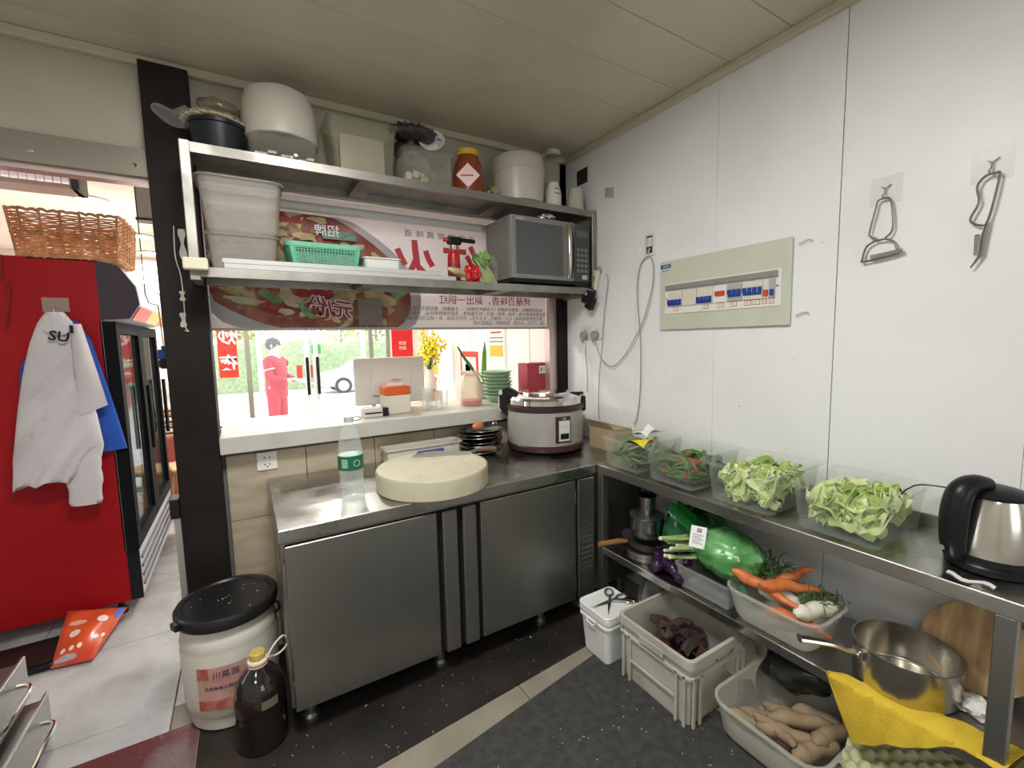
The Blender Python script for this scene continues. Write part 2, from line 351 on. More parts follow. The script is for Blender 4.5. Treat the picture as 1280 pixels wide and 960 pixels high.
# ------------------------------------------------------------------ outdoors
M_PAVE = mat('pale pavement', (.62, .62, .60), .7, c2=(.52, .52, .50), ns=1.5)
gz = lambda y: -.05-.036*max(0, y-YF)
struct(MB().add([(-14, YF+.1, -.05), (16, YF+.1, -.05), (16, 45, gz(45)), (-14, 45, gz(45)), (-14, YF+.1, -1.8), (16, YF+.1, -1.8), (16, 45, -1.8), (-14, 45, -1.8)],
    [(0, 1, 2, 3), (4, 7, 6, 5), (0, 4, 5, 1), (1, 5, 6, 2), (2, 6, 7, 3), (3, 7, 4, 0)]).build('ground', M_PAVE), 'pale pavement and street outside the shop', 'ground')
M_HEDGE = mat('hedge leaves', (.16, .22, .11), .7, c2=(.26, .33, .17), ns=9, bump=.5, bs=40)
def hedge(x0, x1, y, h, label):
    g = gz(y)
    def f(u, v):
        t = PI*v; return (x0+(x1-x0)*u, y-.5*math.cos(t)+.1*math.sin(31*u+9*v), g-.05+(h+.12*math.sin(47*u))*math.sin(t)**.35)
    tag(MB().sheet(f, 60, 8, .05).build('hedge', M_HEDGE), label, 'hedge')
hedge(-6, 14, 24, 2.35, 'long clipped green hedge across the street')
M_LEAF = mat('tree leaves', (.26, .30, .10), .6, c2=(.42, .42, .18), ns=5)
def tree(x, y, h, s, label):
    t = thing('street_tree', label, 'tree', (x, y, gz(y)), 0, 'trees across the street')
    MB().tube([(0, 0, -.1), (.1, 0, h*.45), (.05, .1, h*.8)], [.16, .12, .05], 8).build('trunk', mat('bark', (.16, .12, .08), .9), t)
    m = MB(); R = random.Random(int(x*10+77))
    for k in range(420):
        a, b, c = R.gauss(0, .42)*s, R.gauss(0, .4)*s, h*.72+R.gauss(0, .30)*s
        d = R.uniform(.1, .24); n = Vector((R.gauss(0, 1), R.gauss(0, 1), R.gauss(0, 1))).normalized(); q = n.orthogonal().normalized(); w = n.cross(q)
        m.add([Vector((a, b, c))+q*d, Vector((a, b, c))+w*d*.6, Vector((a, b, c))-q*d, Vector((a, b, c))-w*d*.6], [(0, 1, 2, 3)])
    stuff(m.build('foliage', M_LEAF, t, smooth=0))
for x, y, h, s in ((-.2, 28, 4.6, 2.4), (6.8, 38, 5.6, 2.8), (7.2, 28.5, 4.8, 2.4), (-3.2, 38, 5.4, 2.6), (14, 32, 5, 2.6)): tree(x, y, h, s, 'leafy yellow green street tree behind the hedge')

def car(x, y, rz):
    t = thing('car', 'white car parked across the street', 'car', (x, y, gz(y)), rz)
    prof = [(-2.1, .35), (-2.15, .7), (-1.95, .85), (-1.35, .95), (-.75, 1.38), (.55, 1.42), (1.25, .98), (2.0, .86), (2.15, .6), (2.1, .32)]
    rs = []
    for yy, k in ((-.86, .9), (-.8, 1), (-.3, 1.02), (.3, 1.02), (.8, 1), (.86, .9)):
        rs.append([(px*(1 if abs(yy) < .81 else .985), yy*(1 if pz < .96 else .82), .3+(pz-.3)*(k if pz > .6 else 1)) for px, pz in prof])
    MB().rings(rs).build('body', mat('white car paint', (.40, .42, .45), .15, coat=1), t)
    for s in (-1, 1):
        MB().prism([(-1.15, .97), (-.72, 1.30), (-.12, 1.33), (-.12, .97)], s*.80, s*.815).build('side_window', mat('blue tinted glass', (.10, .22, .45), .05), t)
        MB().prism([(-.05, .97), (-.05, 1.33), (.52, 1.32), (1.05, .97)], s*.80, s*.815).build('side_window', mat('blue tinted glass'), t)
        for xx in (-1.32, 1.33):
            w = MB().lathe([(.31, -.1), (.33, -.08), (.33, .08), (.31, .1)], 24).build('wheel', BLACK, t, (xx, s*.78, .33), (PI/2, 0, 0))
            MB().lathe([(.2, -.112), (.21, -.1), (.21, .1), (.2, .112)], 20).build('hubcap', CHROME, w)
car(4.7, 19.5, PI)

# person outside, standing in profile
def skin_body(verts, edges, name, material, parent, sub=2):
    me = bpy.data.meshes.new(name); me.from_pydata([v[0] for v in verts], edges, []); o = bpy.data.objects.new(name, me); COL.objects.link(o)
    md = o.modifiers.new('skin', 'SKIN'); md.use_smooth_shade = True
    for i, v in enumerate(verts): me.skin_vertices[0].data[i].radius = v[1] if isinstance(v[1], tuple) else (v[1], v[1])
    me.skin_vertices[0].data[0].use_root = True
    o.modifiers.new('sub', 'SUBSURF').levels = sub
    bpy.context.view_layer.update()
    m2 = bpy.data.meshes.new_from_object(o.evaluated_get(bpy.context.evaluated_depsgraph_get())); bpy.data.objects.remove(o)
    m2.materials.clear(); m2.materials.append(material); m2.polygons.foreach_set('use_smooth', [True]*len(m2.polygons))
    return link(name, m2, parent)
def person(px, depth_y, rz):
    p = at(px, 470, y=depth_y); t = thing('person', 'person in red jacket and trousers holding a lilac paper outside the shop', 'person', (p.x, depth_y, gz(depth_y)), rz)
    M_SK = mat('skin', (.62, .40, .30), .5); M_RED = mat('red cloth', (.36, .006, .028), .75, bump=.1, bs=25)
    # x forward, y to the person's left
    V = [((0, 0, .90), .12), ((0, 0, 1.05), .13), ((0, 0, 1.25), .14), ((-.01, 0, 1.36), .11), ((0, 0, 1.43), .055), ((.015, 0, 1.50), .075), ((.02, 0, 1.57), .092), ((.015, 0, 1.64), .065)]
    E = [(i, i+1) for i in range(7)]
    for s in (-1, 1):
        b = len(V); V += [((0, s*.09, .84), .085), ((.02*s, s*.10, .48), .058), ((-.01, s*.10, .10), .042), ((.10, s*.11, .045), .04), ((.17, s*.11, .035), .03)]
        E += [(0, b), (b, b+1), (b+1, b+2), (b+2, b+3), (b+3, b+4)]
        b = len(V); V += [((0, s*.17, 1.34), .055), ((.02, s*.22, 1.08), .042), ((.22, s*.15, 1.02), .034), ((.29, s*.12, 1.03), .028), ((.35, s*.11, 1.03), .02)]
        E += [(3, b), (b, b+1), (b+1, b+2), (b+2, b+3), (b+3, b+4)]
    body = skin_body(V, E, 'body', M_SK, t)
    for s in (-1, 1):      # fingers closed on the paper edge, thumb above
        for k in range(4): MB().tube([(.33, s*(.135-.018*k), 1.035), (.375+.006*(k % 3), s*(.132-.018*k), 1.03), (.39, s*(.13-.018*k), 1.015), (.372, s*(.13-.018*k), 1.003)], .008, 6).build('finger', M_SK, body)
        MB().tube([(.315, s*.10, 1.045), (.345, s*.085, 1.052), (.37, s*.085, 1.045)], .009, 6).build('thumb', M_SK, body)
    # face
    MB().tube([(.105, 0, 1.575), (.125, 0, 1.55), (.108, 0, 1.54)], [.008, .014, .008], 6).build('nose', M_SK, body)
    for s in (-1, 1):
        MB().ball((.098, s*.033, 1.578), .011, 8, 6).build('eye', BLACK, body); MB().ball((.01, s*.094, 1.565), (.02, .01, .03), 8, 6).build('ear', M_SK, body)
    MB().ball((.103, 0, 1.515), (.01, .022, .006), 8, 6).build('mouth', mat('lips', (.5, .15, .13), .5), body)
    MB().ball((-.005, 0, 1.595), (.115, .105, .105), 16, 10, lambda th, ph: 1+.05*math.sin(5*ph)*math.sin(th)).xf(Matrix.Translation((-.012, 0, 0))).build('hood', mat('dark grey hood', (.05, .055, .07), .8), t)
    J = [((0, 0, .70), (.18, .18)), ((0, 0, .80), (.175, .175)), ((0, 0, 1.0), (.165, .165)), ((0, 0, 1.22), (.165, .165)), ((-.01, 0, 1.36), (.12, .12)), ((0, 0, 1.43), (.075, .075))]
    JE = [(0, 1), (1, 2), (2, 3), (3, 4), (4, 5)]
    for s in (-1, 1):
        b = len(J); J += [((0, s*.18, 1.33), (.08, .08)), ((.01, s*.23, 1.07), (.068, .068)), ((.21, s*.16, 1.015), (.055, .055)), ((.26, s*.135, 1.02), (.045, .045))]; JE += [(4, b), (b, b+1), (b+1, b+2), (b+2, b+3)]
    skin_body(J, JE, 'jacket', M_RED, t)
    T = [((0, 0, 1.0), (.12, .12))]; TE = []
    for s in (-1, 1):
        b = len(T); T += [((0, s*.095, .80), (.115, .115)), ((.015*s, s*.10, .48), (.09, .09)), ((-.01, s*.10, .10), (.078, .078))]; TE += [(0, b), (b, b+1), (b+1, b+2)]
    skin_body(T, TE, 'trousers', M_RED, t)
    for s in (-1, 1): MB().tube([(-.06, s*.11, .05), (.05, s*.11, .05), (.20, s*.11, .035)], [.05, .055, .035], 10, flat=.8).build('shoe', BLACK, t)
    for s in (-1, 1): MB().tube([(.012+.073*math.cos(a), s*.205+.073*math.sin(a)*.9, 1.20+.02*math.cos(a)) for a in [k*PI/8 for k in range(16)]], .008, 6, True).build('reflective_band', WHITEP, t)
    pp = MB().sheet(lambda u, v: (.34+.26*u, -.13+.26*v, 1.04-.13*u+.03*u*u), 4, 4, .003).build('paper', mat('lilac paper', (.30, .22, .46), .6)); pp.location = t.location; pp.rotation_euler = (0, 0, rz)
    tag(pp, 'lilac sheet of paper held by the person in red', 'paper')
person(345, 8.1, -.55)
# ------------------------------------------------------------------ steel counter under the hatch
CT = .80; CF = 1.677
def counter():
    t = thing('refrigerated_counter', 'long stainless steel counter cabinet with two doors under the serving hatch', 'counter', (0, 0, 0))
    top = MB().rbox((.058, CF-.012, CT-.048), (XW-.012, YW-.012, CT), .006, .003); top.build('worktop', STEELTOP, t)
    bx('body', (.066, CF+.03, .112), (XW-.02, YW-.02, CT-.05), DSTEEL, t)
    bx('apron', (.066, CF+.002, .742), (1.49, CF+.032, CT-.049), STEEL, t)
    for x0, x1, h0, h1 in ((.076, .634, .655, .722), (.833, 1.360, .745, .812)):
        d = bx('door', (x0, CF-.006, .118), (x1, CF+.029, .735), STEEL, t, .005)
        hs = bx('handle_strip', (h0, CF-.014, .118), (h1, CF+.028, .735), STEEL, d, .008); bx('handle_groove', ((h0+h1)/2+(.022 if x0 < .5 else -.028), CF-.0155, .13), ((h0+h1)/2+(.028 if x0 < .5 else -.022), CF-.0135, .72), DSTEEL, hs)
        for z in (.2, .65): MB().tube([((x0-.003) if x0 < .5 else (x1+.003), CF, z-.03), ((x0-.003) if x0 < .5 else (x1+.003), CF, z+.03)], .004, 8).build('hinge', DSTEEL, d)
    bx('mullion', (.634, CF+.012, .113), (.833, CF+.031, .741), BLACK, t)
    pnl = bx('vent_panel', (1.377, CF-.006, .118), (1.484, CF+.029, .735), STEEL, t, .005)
    for k in range(9): bx('louvre', (1.395, CF-.010, .26+k*.028), (1.466, CF-.0055, .268+k*.028), DSTEEL, pnl, .001)
    for x in (.13, .66, 1.2, 1.75):
        for y in (CF+.09, YW-.1): MB().lathe([(.03, 0), (.03, .02), (.02, .03), (.024, .112)], 16).build('leg', DSTEEL, t, (x, y, 0))
    return t
counter()

# ------------------------------------------------------------------ steel table with under-shelf along the right wall
TF, TB, TY0, TY1, SH = 1.490, 1.862, .165, 1.660, .378
def rack_table():
    t = thing('steel_table', 'stainless steel table with lower shelf along the white wall', 'table', (0, 0, 0))
    bx('tabletop', (TF, TY0, .758), (TB, TY1, .80), STEELTOP, t, .004, e=.0025)
    bx('splashback', (TB, TY0, .758), (TB+.012, TY1, .84), STEEL, t)
    bx('lower_shelf', (TF+.004, TY0+.01, SH-.036), (TB-.004, TY1-.008, SH), STEELTOP, t, .004, e=.0025)
    for x in (TF+.022, TB-.022):
        for y in (TY0+.085, TY1-.02):
            l = bx('leg', (x-.019, y-.019, .03), (x+.019, y+.019, .757), STEEL, t, .003)
            MB().lathe([(.022, 0), (.022, .012), (.012, .016), (.012, .03)], 12, (x, y, 0)).build('foot', BLACK, l)
rack_table()

# ------------------------------------------------------------------ two-tier wall shelf
SF, SL, SR, Z1, Z2 = 2.085, -.15, 1.868, 2.19, 1.735
M_SH = mat('grimy shelf steel', (.38, .365, .33), .38, 1, c2=(.26, .25, .22), ns=7, lo=.35, hi=.7, r2=.55)
def wall_shelf():
    t = thing('wall_shelf', 'two-tier stainless steel wall shelf above the serving hatch', 'shelf', (0, 0, 0))
    for nm, z in (('upper_shelf', Z1), ('lower_shelf', Z2)):
        m = MB().box((SL+.03, SF, z-.004), (SR, YW-.004, z)).box((SL+.03, SF, z-.036), (SR, SF+.004, z-.004)).box((SL+.03, SF+.004, z-.036), (SR, SF+.02, z-.032)).box((SL+.03, YW-.008, z-.036), (SR, YW-.004, z-.004))
        s = m.build(nm, M_SH, t)
        for x in (.50, 1.22):
            bx('stiffener', (x, SF+.02, z-.034), (x+.075, YW-.009, z-.0045), M_SH, s)
    for x in (SL, SR-.03):
        p = bx('upright', (x, SF-.002, Z2-.05), (x+.034, SF+.03, Z1+.004), M_SH, t, .003)
        bx('rear_upright', (x, YW-.034, Z2-.05), (x+.034, YW-.004, Z1+.004), M_SH, t, .003)
        for z in (Z1-.03, Z2-.045): bx('side_rail', (x+.004, SF+.03, z), (x+.03, YW-.034, z+.028), M_SH, p)
wall_shelf()

# ------------------------------------------------------------------ printed banner in the hatch, seen from behind
YBN = 2.45
def banner():
    t = thing('banner', 'translucent food banner hung across the hatch behind the shelf', 'banner', (0, 0, 0))
    M_B = mat('backlit white print', (.78, .74, .74), .5, tl=.5); M_R = mat('soup red print', (.34, .06, .05), .5, c2=(.50, .22, .14), ns=9, tl=.3)
    bx('sheet', (-.112, YBN, 1.512), (1.752, YBN+.004, 2.155), M_B, t)
    bx('bottom_rail', (-.112, YBN-.004, 1.503), (1.752, YBN+.008, 1.515), mat('grey rail', (.42, .41, .38), .4, .3), t)
    MB().tube([(-.11, YBN-.02, 2.10), (1.752, YBN-.02, 2.10)], .022, 12).build('top_rail', mat('white rail', (.8, .78, .76), .35, tl=0), t)
    yd = YBN-.0012
    def blob(cx, cz, rx, rz, m, k=0, n=26, rot=0, wob=.08):
        R = random.Random(int(1000*(cx+cz*7))); ph = R.uniform(0, 6); pts = []
        for j in range(n):
            a = 2*PI*j/n; q = 1+wob*math.sin(3*a+ph)+wob*.6*math.sin(5*a+2*ph); x, z = rx*q*math.cos(a), rz*q*math.sin(a)
            x, z = cx+x*math.cos(rot)-z*math.sin(rot), cz+x*math.sin(rot)+z*math.cos(rot)
            pts.append((min(max(x, -.11), 1.75), min(max(z, 1.516), 2.07)))
        MB().prism(pts, yd-.0004*k-.0004, yd-.0004*k).build('print_patch', m, t, smooth=0)
    rim = mat('bowl rim print', (.62, .58, .60), .5, tl=.4)
    food = [mat('noodle print', (.62, .45, .18), .5, c2=(.78, .66, .40), ns=22, tl=.3), mat('meat print', (.28, .12, .07), .5, c2=(.55, .34, .18), ns=20, tl=.3), mat('leaf print', (.16, .36, .12), .5, c2=(.42, .58, .30), ns=18, tl=.3), mat('chilli print', (.55, .05, .05), .5, c2=(.35, .03, .03), ns=16, tl=.3), mat('mushroom print', (.75, .66, .48), .5, c2=(.55, .38, .2), ns=14, tl=.3)]
    blob(.27, 1.78, .64, .36, rim, 0, 48, -.33, .01); blob(.27, 1.80, .58, .31, M_R, 1, 48, -.33, .01)
    R = random.Random(4)
    for k in range(150):
        a, q = R.uniform(0, 6.28), math.sqrt(R.uniform(0, 1)); blob(.27+.5*q*math.cos(a)*.945+.26*q*math.sin(a)*.32, 1.81-.5*q*math.cos(a)*.32+.26*q*math.sin(a)*.945, R.uniform(.02, .085), R.uniform(.01, .034), food[[0, 1, 4, 0, 3, 1, 4, 2, 0, 4][k % 10]], 2+k*.12, 14, R.uniform(-.9, .9), .16)
    gm = mat('slate tag print', (.18, .16, .14), .5)
    bx('print_tag', (.53, yd-.030, 1.525), (.655, yd-.022, 1.665), mat('brown patch', (.20, .17, .15), .5), t); bx('print_tag', (.655, yd-.028, 1.56), (.685, yd-.022, 1.625), M_R, t)
    bx('print_tag', (.512, yd-.028, 1.555), (.53, yd-.022, 1.645), M_R, t)
    text('元/份', .095, mat('dark red print', (.30, .02, .04), .5), t, (.395, yd-.024, 1.61), (PI/2, .12, 0), True, bold=.002)
    text('元/份', .095, mat('pale outline print', (.8, .68, .68), .5), t, (.395, yd-.0225, 1.61), (PI/2, .12, 0), True, bold=.007)
    text('烤蘸百味香，涮出一锅红', .058, mat('red text print', (.45, .07, .08), .5), t, (1.31, yd-.002, 1.672), FACEY, True)
    M_T = mat('grey text print', (.22, .20, .20), .5)
    for k, s in enumerate(['本店招牌蘸料，采用多味香料（十余种天然香料）。五谷酱料、蘑菇酱及特色底料，', '精选食材新鲜牛肉、羊肉、鲜虾、鱼片、时令蔬菜等，汤底浓郁鲜香四溢。外酥里嫩，回', '味无穷的地道风味，让人一尝难忘、久久不忘。天然无添加，是一锅正宗的火锅好味', '道。人气王、必点菜，招牌推荐一品锅底火热']):
        text(s, .0262, M_T, t, (1.235 if k < 3 else 1.47, yd-.002, 1.622-.0275*k), FACEY, True, ex=.0004)
    text('不 辣 家 常 真 味 道', .042, M_T, t, (1.02, yd-.002, 2.03), FACEY, True, sx=1.2)
    for c, x, z, s in (('火', .86, 1.855, .26), ('红', 1.15, 1.85, .26)): text(c, s, mat('brush red print', (.62, .07, .09), .5, tl=.2), t, (x, yd-.002, z), FACEY, True, 'character', bold=.006)
    bx('print_tag', (.38, yd-.03, 1.955), (.54, yd-.022, 1.995), mat('green tag print', (.16, .25, .18), .5), t, rot=None)
    text('招牌', .06, mat('white print', (.85, .85, .85), .5), t, (.40, yd-.032, 1.99), FACEY, True)
banner()

# ------------------------------------------------------------------ red display fridge
def fridge():
    x0, x1, y0, y1, zt = -1.34, -.60, 3.0, 4.24, 1.872
    t = thing('display_fridge', 'tall red display fridge with two glass doors in the doorway', 'fridge', (0, 0, 0))
    M_RD = mat('red enamel', (.37, .006, .010), .42, c2=(.33, .005, .009), ns=1, spec=.25); M_W = mat('white liner', (.8, .82, .82), .4); MET = mat('silver louvre', (.62, .63, .64), .3, .8)
    b = MB().box((x0, y0, .09), (x1, y0+.045, zt)).box((x0, y1-.045, .09), (x1, y1, zt)).box((x0, y0+.045, .09), (x0+.04, y1-.045, zt)).box((x0+.04, y0+.045, zt-.05), (x1, y1-.045, zt)).box((x0+.04, y0+.045, .09), (x1, y1-.045, .34))
    b.build('body', M_RD, t)
    bx('added_top_cover', (x0, y0+.001, zt), (x1, y1-.001, zt+.0008), mat('grey bounce cover', (.30, .29, .28), .5), t)  # grey cover added so the red top doesn't tint the shop ceiling
    li = MB().box((x0+.041, y0+.046, .342), (x0+.05, y1-.046, zt-.052)).box((x0+.05, y0+.046, .342), (x1-.02, y0+.05, zt-.052)).box((x0+.05, y1-.05, .342), (x1-.02, y1-.046, zt-.052)).build('liner', M_W, t)
    for z in (.62, .92, 1.22):
        m = MB()
        for k in range(13): m.tube([(x0+.06, y0+.06+k*.0925, z), (x1-.03, y0+.06+k*.0925, z)], .003, 5)
        for xx in (x0+.06, x1-.03): m.tube([(xx, y0+.05, z), (xx, y1-.05, z)], .004, 5)
        stuff(m.build('wire_shelf', mat('white wire', (.8, .8, .8), .4), t))
    for a, b_ in ((y0+.002, (y0+y1)/2-.003), ((y0+y1)/2+.003, y1-.002)):
        d = MB().box((x1+.002, a, .36), (x1+.055, a+.075, 1.57)).box((x1+.002, b_-.06, .36), (x1+.055, b_, 1.57)).box((x1+.002, a+.075, .36), (x1+.055, b_-.06, .43)).box((x1+.002, a+.075, 1.51), (x1+.055, b_-.06, 1.57)).build('door', mat('fridge door black', (.008, .008, .009), .7, spec=.12), t)
        bx('pane', (x1+.03, a+.076, .431), (x1+.036, b_-.061, 1.509), mat('fridge glass', (.04, .05, .05), .015, spec=.9, alpha=.18, gloss=(.85, .92, .9)), d)
        bx('silver_edge', (x1-.006, a-.002, .36), (x1+.001, a+.01, 1.57), MET, d)
        MB().tube([(x1+.075, b_-.03, .8), (x1+.075, b_-.03, 1.2)], .012, 8).build('handle', BLACK, d)
    lp = [(x1, 1.58), (x1+.11, 1.585), (x1+.155, 1.66), (x1+.145, 1.75), (x1+.085, 1.85), (x1, zt)]
    MB().prism(lp, y0+.03, y1-.03).build('light_box', mat('lilac light box', (.62, .56, .58), .25, emit=(.9, .8, .82), es=.12), t)
    for a in (y0, y1-.03): MB().prism([(p[0]+(.004 if p[0] > x1 else 0), p[1]) for p in lp], a, a+.031).build('light_box_end', mat('dark violet end', (.035, .02, .035), .4), t)
    for ya, yb_, c in ((y0+.05, y0+.42, (.75, .10, .08)), (y0+.42, y0+.8, (.85, .65, .2)), (y0+.8, y1-.05, (.75, .1, .08))):
        MB().add([(x1+.111, ya, 1.583), (x1+.111, yb_, 1.583), (x1+.151, yb_, 1.650), (x1+.151, ya, 1.650), (x1+.116, ya, 1.581), (x1+.116, yb_, 1.581), (x1+.156, yb_, 1.648), (x1+.156, ya, 1.648)], [(0, 1, 2, 3), (4, 7, 6, 5), (0, 4, 5, 1), (1, 5, 6, 2), (2, 6, 7, 3), (3, 7, 4, 0)]).build('print_band', mat('print band %.2f' % c[1], c, .3), t)
    lv = bx('louvre_panel', (x1+.002, y0+.012, .1), (x1+.05, y1-.01, .35), MET, t)
    for k in range(4): bx('louvre', (x1+.05, y0+.05, .14+k*.05), (x1+.056, y1-.05, .155+k*.05), mat('dark louvre', (.1, .1, .1), .4), lv)
    bx('kick_end', (x1+.001, y0, .09), (x1+.052, y0+.011, .352), BLACK, t)
    for x in (x0+.06, x1-.06):
        for y in (y0+.08, y1-.08): MB().lathe([(.03, 0), (.03, .03), (.015, .04), (.015, .09)], 12).build('foot', BLACK, t, (x, y, 0))
fridge()
def wicker():
    t = thing('wicker_basket', 'orange brown wicker basket on top of the red fridge', 'basket', (-.685, 3.17, 1.873), 0)
    M_WK = mat('wicker', (.50, .24, .11), .6, c2=(.66, .36, .19), ns=30); w, d, h = .185, .17, .215
    m = MB(); N_ = 132
    def loop(z, k, s):      # one woven strand round the four sides
        out = []; g = 1+.10*z/h
        pts = rrect(0, 0, w*g, d*g, .03, z, 6); P_ = [Vector(p) for p in pts]; L = [0]
        for i in range(len(P_)): L.append(L[-1]+(P_[(i+1) % len(P_)]-P_[i]).length)
        for q in range(N_):
            s_ = L[-1]*q/N_; i = max(j for j in range(len(P_)) if L[j] <= s_+1e-9); u = (s_-L[i])/max(L[i+1]-L[i], 1e-6); p = P_[i].lerp(P_[(i+1) % len(P_)], u)
            n = Vector((p.x/w**2, p.y/d**2, 0)).normalized(); out.append(p+n*.0055*math.cos(PI*q/3+(PI if s else 0))+Vector((0, 0, .0015*math.sin(q*1.7+k))))
        return out
    R = random.Random(2)
    for k in range(20):
        z = .012+k*(h-.03)/19; m.tube(loop(z, k, k % 2), .0042, 5, True)
    stuff(m.build('weave', M_WK, t))
    g = 1.10
    for q in range(22):
        base = loop(0, 0, 0)[q*6]; top = Vector((base.x*g, base.y*g, h)); MB().tube([Vector((base.x, base.y, 0)), top], .0052, 6).build('stake', M_WK, t)
    for z in (.006, h*.52, h): MB().tube([p+Vector((0, 0, .004*math.sin(i*2.1))) for i, p in enumerate(loop(z, 0, 0))], .0075, 6, True).build('rim', M_WK, t)
    bx('bottom', (-w, -d, 0), (w, d, .008), M_WK, t, .03)
wicker()

def garment(name, label, material, spec, y0, dep, sd, hook=False, zb=None):
    """hanging cloth: closed folded loft through (z, left x, right x) rows"""
    R = random.Random(sd); n = 72; rows = []
    fa = [(R.uniform(2, 4), R.uniform(0, 6)), (R.uniform(5, 8), R.uniform(0, 6)), (R.uniform(9, 14), R.uniform(0, 6))]
    zs = [s[0] for s in spec]; K = 34
    for i in range(K+1):
        z = zs[0]+(zs[-1]-zs[0])*i/K
        for a, b in zip(spec, spec[1:]):
            if a[0] >= z >= b[0]-1e-9: u = (a[0]-z)/(a[0]-b[0]); l = a[1]+(b[1]-a[1])*u; r = a[2]+(b[2]-a[2])*u; break
        row = []; q = i/K
        for j in range(n):
            a = 2*PI*j/n; c = math.cos(a); x = (l+r)/2+(r-l)/2*c
            fold = sum((.021/(1+k*.6))*(1-2*abs(math.sin(f*(x*4.5)/(.45+.55*q)+ph+q*(1.2-k*.9)))**.8)*(.25+.75*q**.7) for k, (f, ph) in enumerate(fa))
            dd = dep*(.35+.65*q**.6)*math.sqrt(max(0, 1-c*c))
            y = y0-(dd*1.0+fold*min(1, dd*18)+.01) if math.sin(a) < 0 else y0-.004-.003*(1-abs(c))
            zz = z
            if q > .8: zz = z+(q-.8)/.2*(zb(((x-l)/(r-l+1e-6))) if zb else 0)
            row.append((x, min(y, y0-.003), zz))
        rows.append(row)
    return MB().rings(rows).build(name, material, None, smooth=80)
YJ = 2.988
Jp = lambda a, b: (lambda p: (p.x, p.z))(at(a, b, y=2.95))
def rows(lst): return [(Jp((l+r)/2, y)[1], Jp(l, y)[0], Jp(r, y)[0]) for y, l, r in lst]
g2 = garment('blue_jacket', '', mat('blue cloth', (.012, .08, .42), .7, bump=.15, bs=60), rows([(400, 62, 92), (425, 50, 112), (455, 22, 122), (490, 20, 134), (530, 24, 147), (566, 70, 158)]), YJ, .05, 3)
tag(g2, 'blue jacket hanging behind the white jacket on the red fridge', 'jacket')
g1 = garment('white_jacket', '', mat('off white cloth', (.64, .60, .62), .8, c2=(.58, .54, .55), ns=3, bump=.15, bs=60), rows([(391, 62, 84), (404, 52, 95), (430, 42, 103), (470, 33, 107), (520, 26, 125), (560, 22, 134), (600, 20, 130)]), YJ-.078, .07, 5, zb=lambda u: .075*u-.02+.012*math.sin(u*8)+.012*math.sin(u*17))
tag(g1, 'white jacket with black lettering hung on the side of the red fridge', 'jacket')
p_ = at(75, 421, y=2.85); text('SU', .062, BLACK, g1, (p_.x, at(75, 421, y=2.838).y, at(75, 421, y=2.838).z), (PI/2, .18, 0), bold=.0014)
bx('pocket_tab', (at(94, 412, y=2.9).x-.006, 2.843, at(94, 412, y=2.9).z-.018), (at(94, 412, y=2.9).x+.006, 2.847, at(94, 412, y=2.9).z+.018), BLACK, g1)
def sleeve(pts, rs, nm):
    P_ = smooth_path([at(*p[:2], y=p[2]) for p in pts], 5); n_ = len(P_); R_ = []
    for i in range(n_): u = i/(n_-1)*(len(rs)-1); k = min(int(u), len(rs)-2); R_.append((rs[k]+(rs[k+1]-rs[k])*(u-k))*(1+.05*math.sin(i*1.9)))
    return MB().tube(P_, R_, 18, flat=.45).build(nm, mat('off white cloth'), g1, smooth=80)
sleeve([(100, 520, 2.905), (103, 560, 2.90), (106, 595, 2.895), (108, 630, 2.895)], [.05, .062, .066, .058], 'sleeve')
MB().sheet(lambda u, v: tuple(at(88+13*u+34*v*(.35+.65*u), 405+115*v-14*u*v, y=2.872-.035*math.sin(PI*min(1, .2+.8*u))*math.sin(PI*(.15+.8*v)))), 10, 14, .004).build('lapel', mat('off white cloth'), g1, smooth=60)
MB().sheet(lambda u, v: tuple(at(62+22*u+8*v*(2*u-1), 395+18*v+6*math.sin(PI*u), y=2.868-.018*math.sin(PI*u))), 10, 5, .006).build('collar', mat('off white cloth'), g1)
hk = thing('adhesive_hook', 'square grey adhesive hook on the red fridge side', 'hook', (at(70, 381, y=3).x, 2.999, at(70, 381, y=3).z))
bx('plate', (-.048, -.003, -.034), (.048, 0, .034), mat('grey acrylic', (.33, .24, .21), .25), hk, .002); MB().tube(smooth_path([(0, -.003, -.01), (0, -.03, -.02), (0, -.035, -.035), (0, -.03, -.05), (0, -.02, -.046)]), .004, 8).build('peg', CHROME, hk)
cd_ = tag(MB().tube(smooth_path([at(0, 318, y=2.99), at(2, 345, y=2.99), at(12, 362, y=2.99), at(9, 395, y=2.99), at(7, 412, y=2.99)]), .0035, 6).build('dark_string', mat('dark red cord', (.18, .01, .01), .6)), 'thin dark red string hanging on the red fridge side', 'string')

# blue pump hung by the doorway and things beyond it
bp = thing('hand_lamp', 'small blue and black hand lamp hung on a yellow cord by the pillar', 'hand lamp', (at(207, 450, y=2.6).x, 2.6, at(207, 450, y=2.6).z))
MB().rbox((-.026, -.026, 0), (.022, .026, .05), .012).build('head', mat('blue plastic', (.01, .06, .32), .35), bp); MB().lathe([(.018, -.04), (.028, -.03), (.03, 0)], 14).build('lens_hood', BLACK, bp); MB().tube([(-.002, 0, .05), (-.008, 0, .25)], .003, 6).build('cord', mat('yellow cord', (.55, .38, .05), .5), bp)
MB().lathe([(.012, .05), (.014, .062), (.010, .066)], 12).build('cap', mat('blue plastic'), bp)
MB().tube([(-.008, 0, .25), (-.04, 0, .26), (-.05, .0, .3), (-.05, 0, ZF-bp.location.z)], .0022, 6).build('hanging_wire', BLACK, bp)
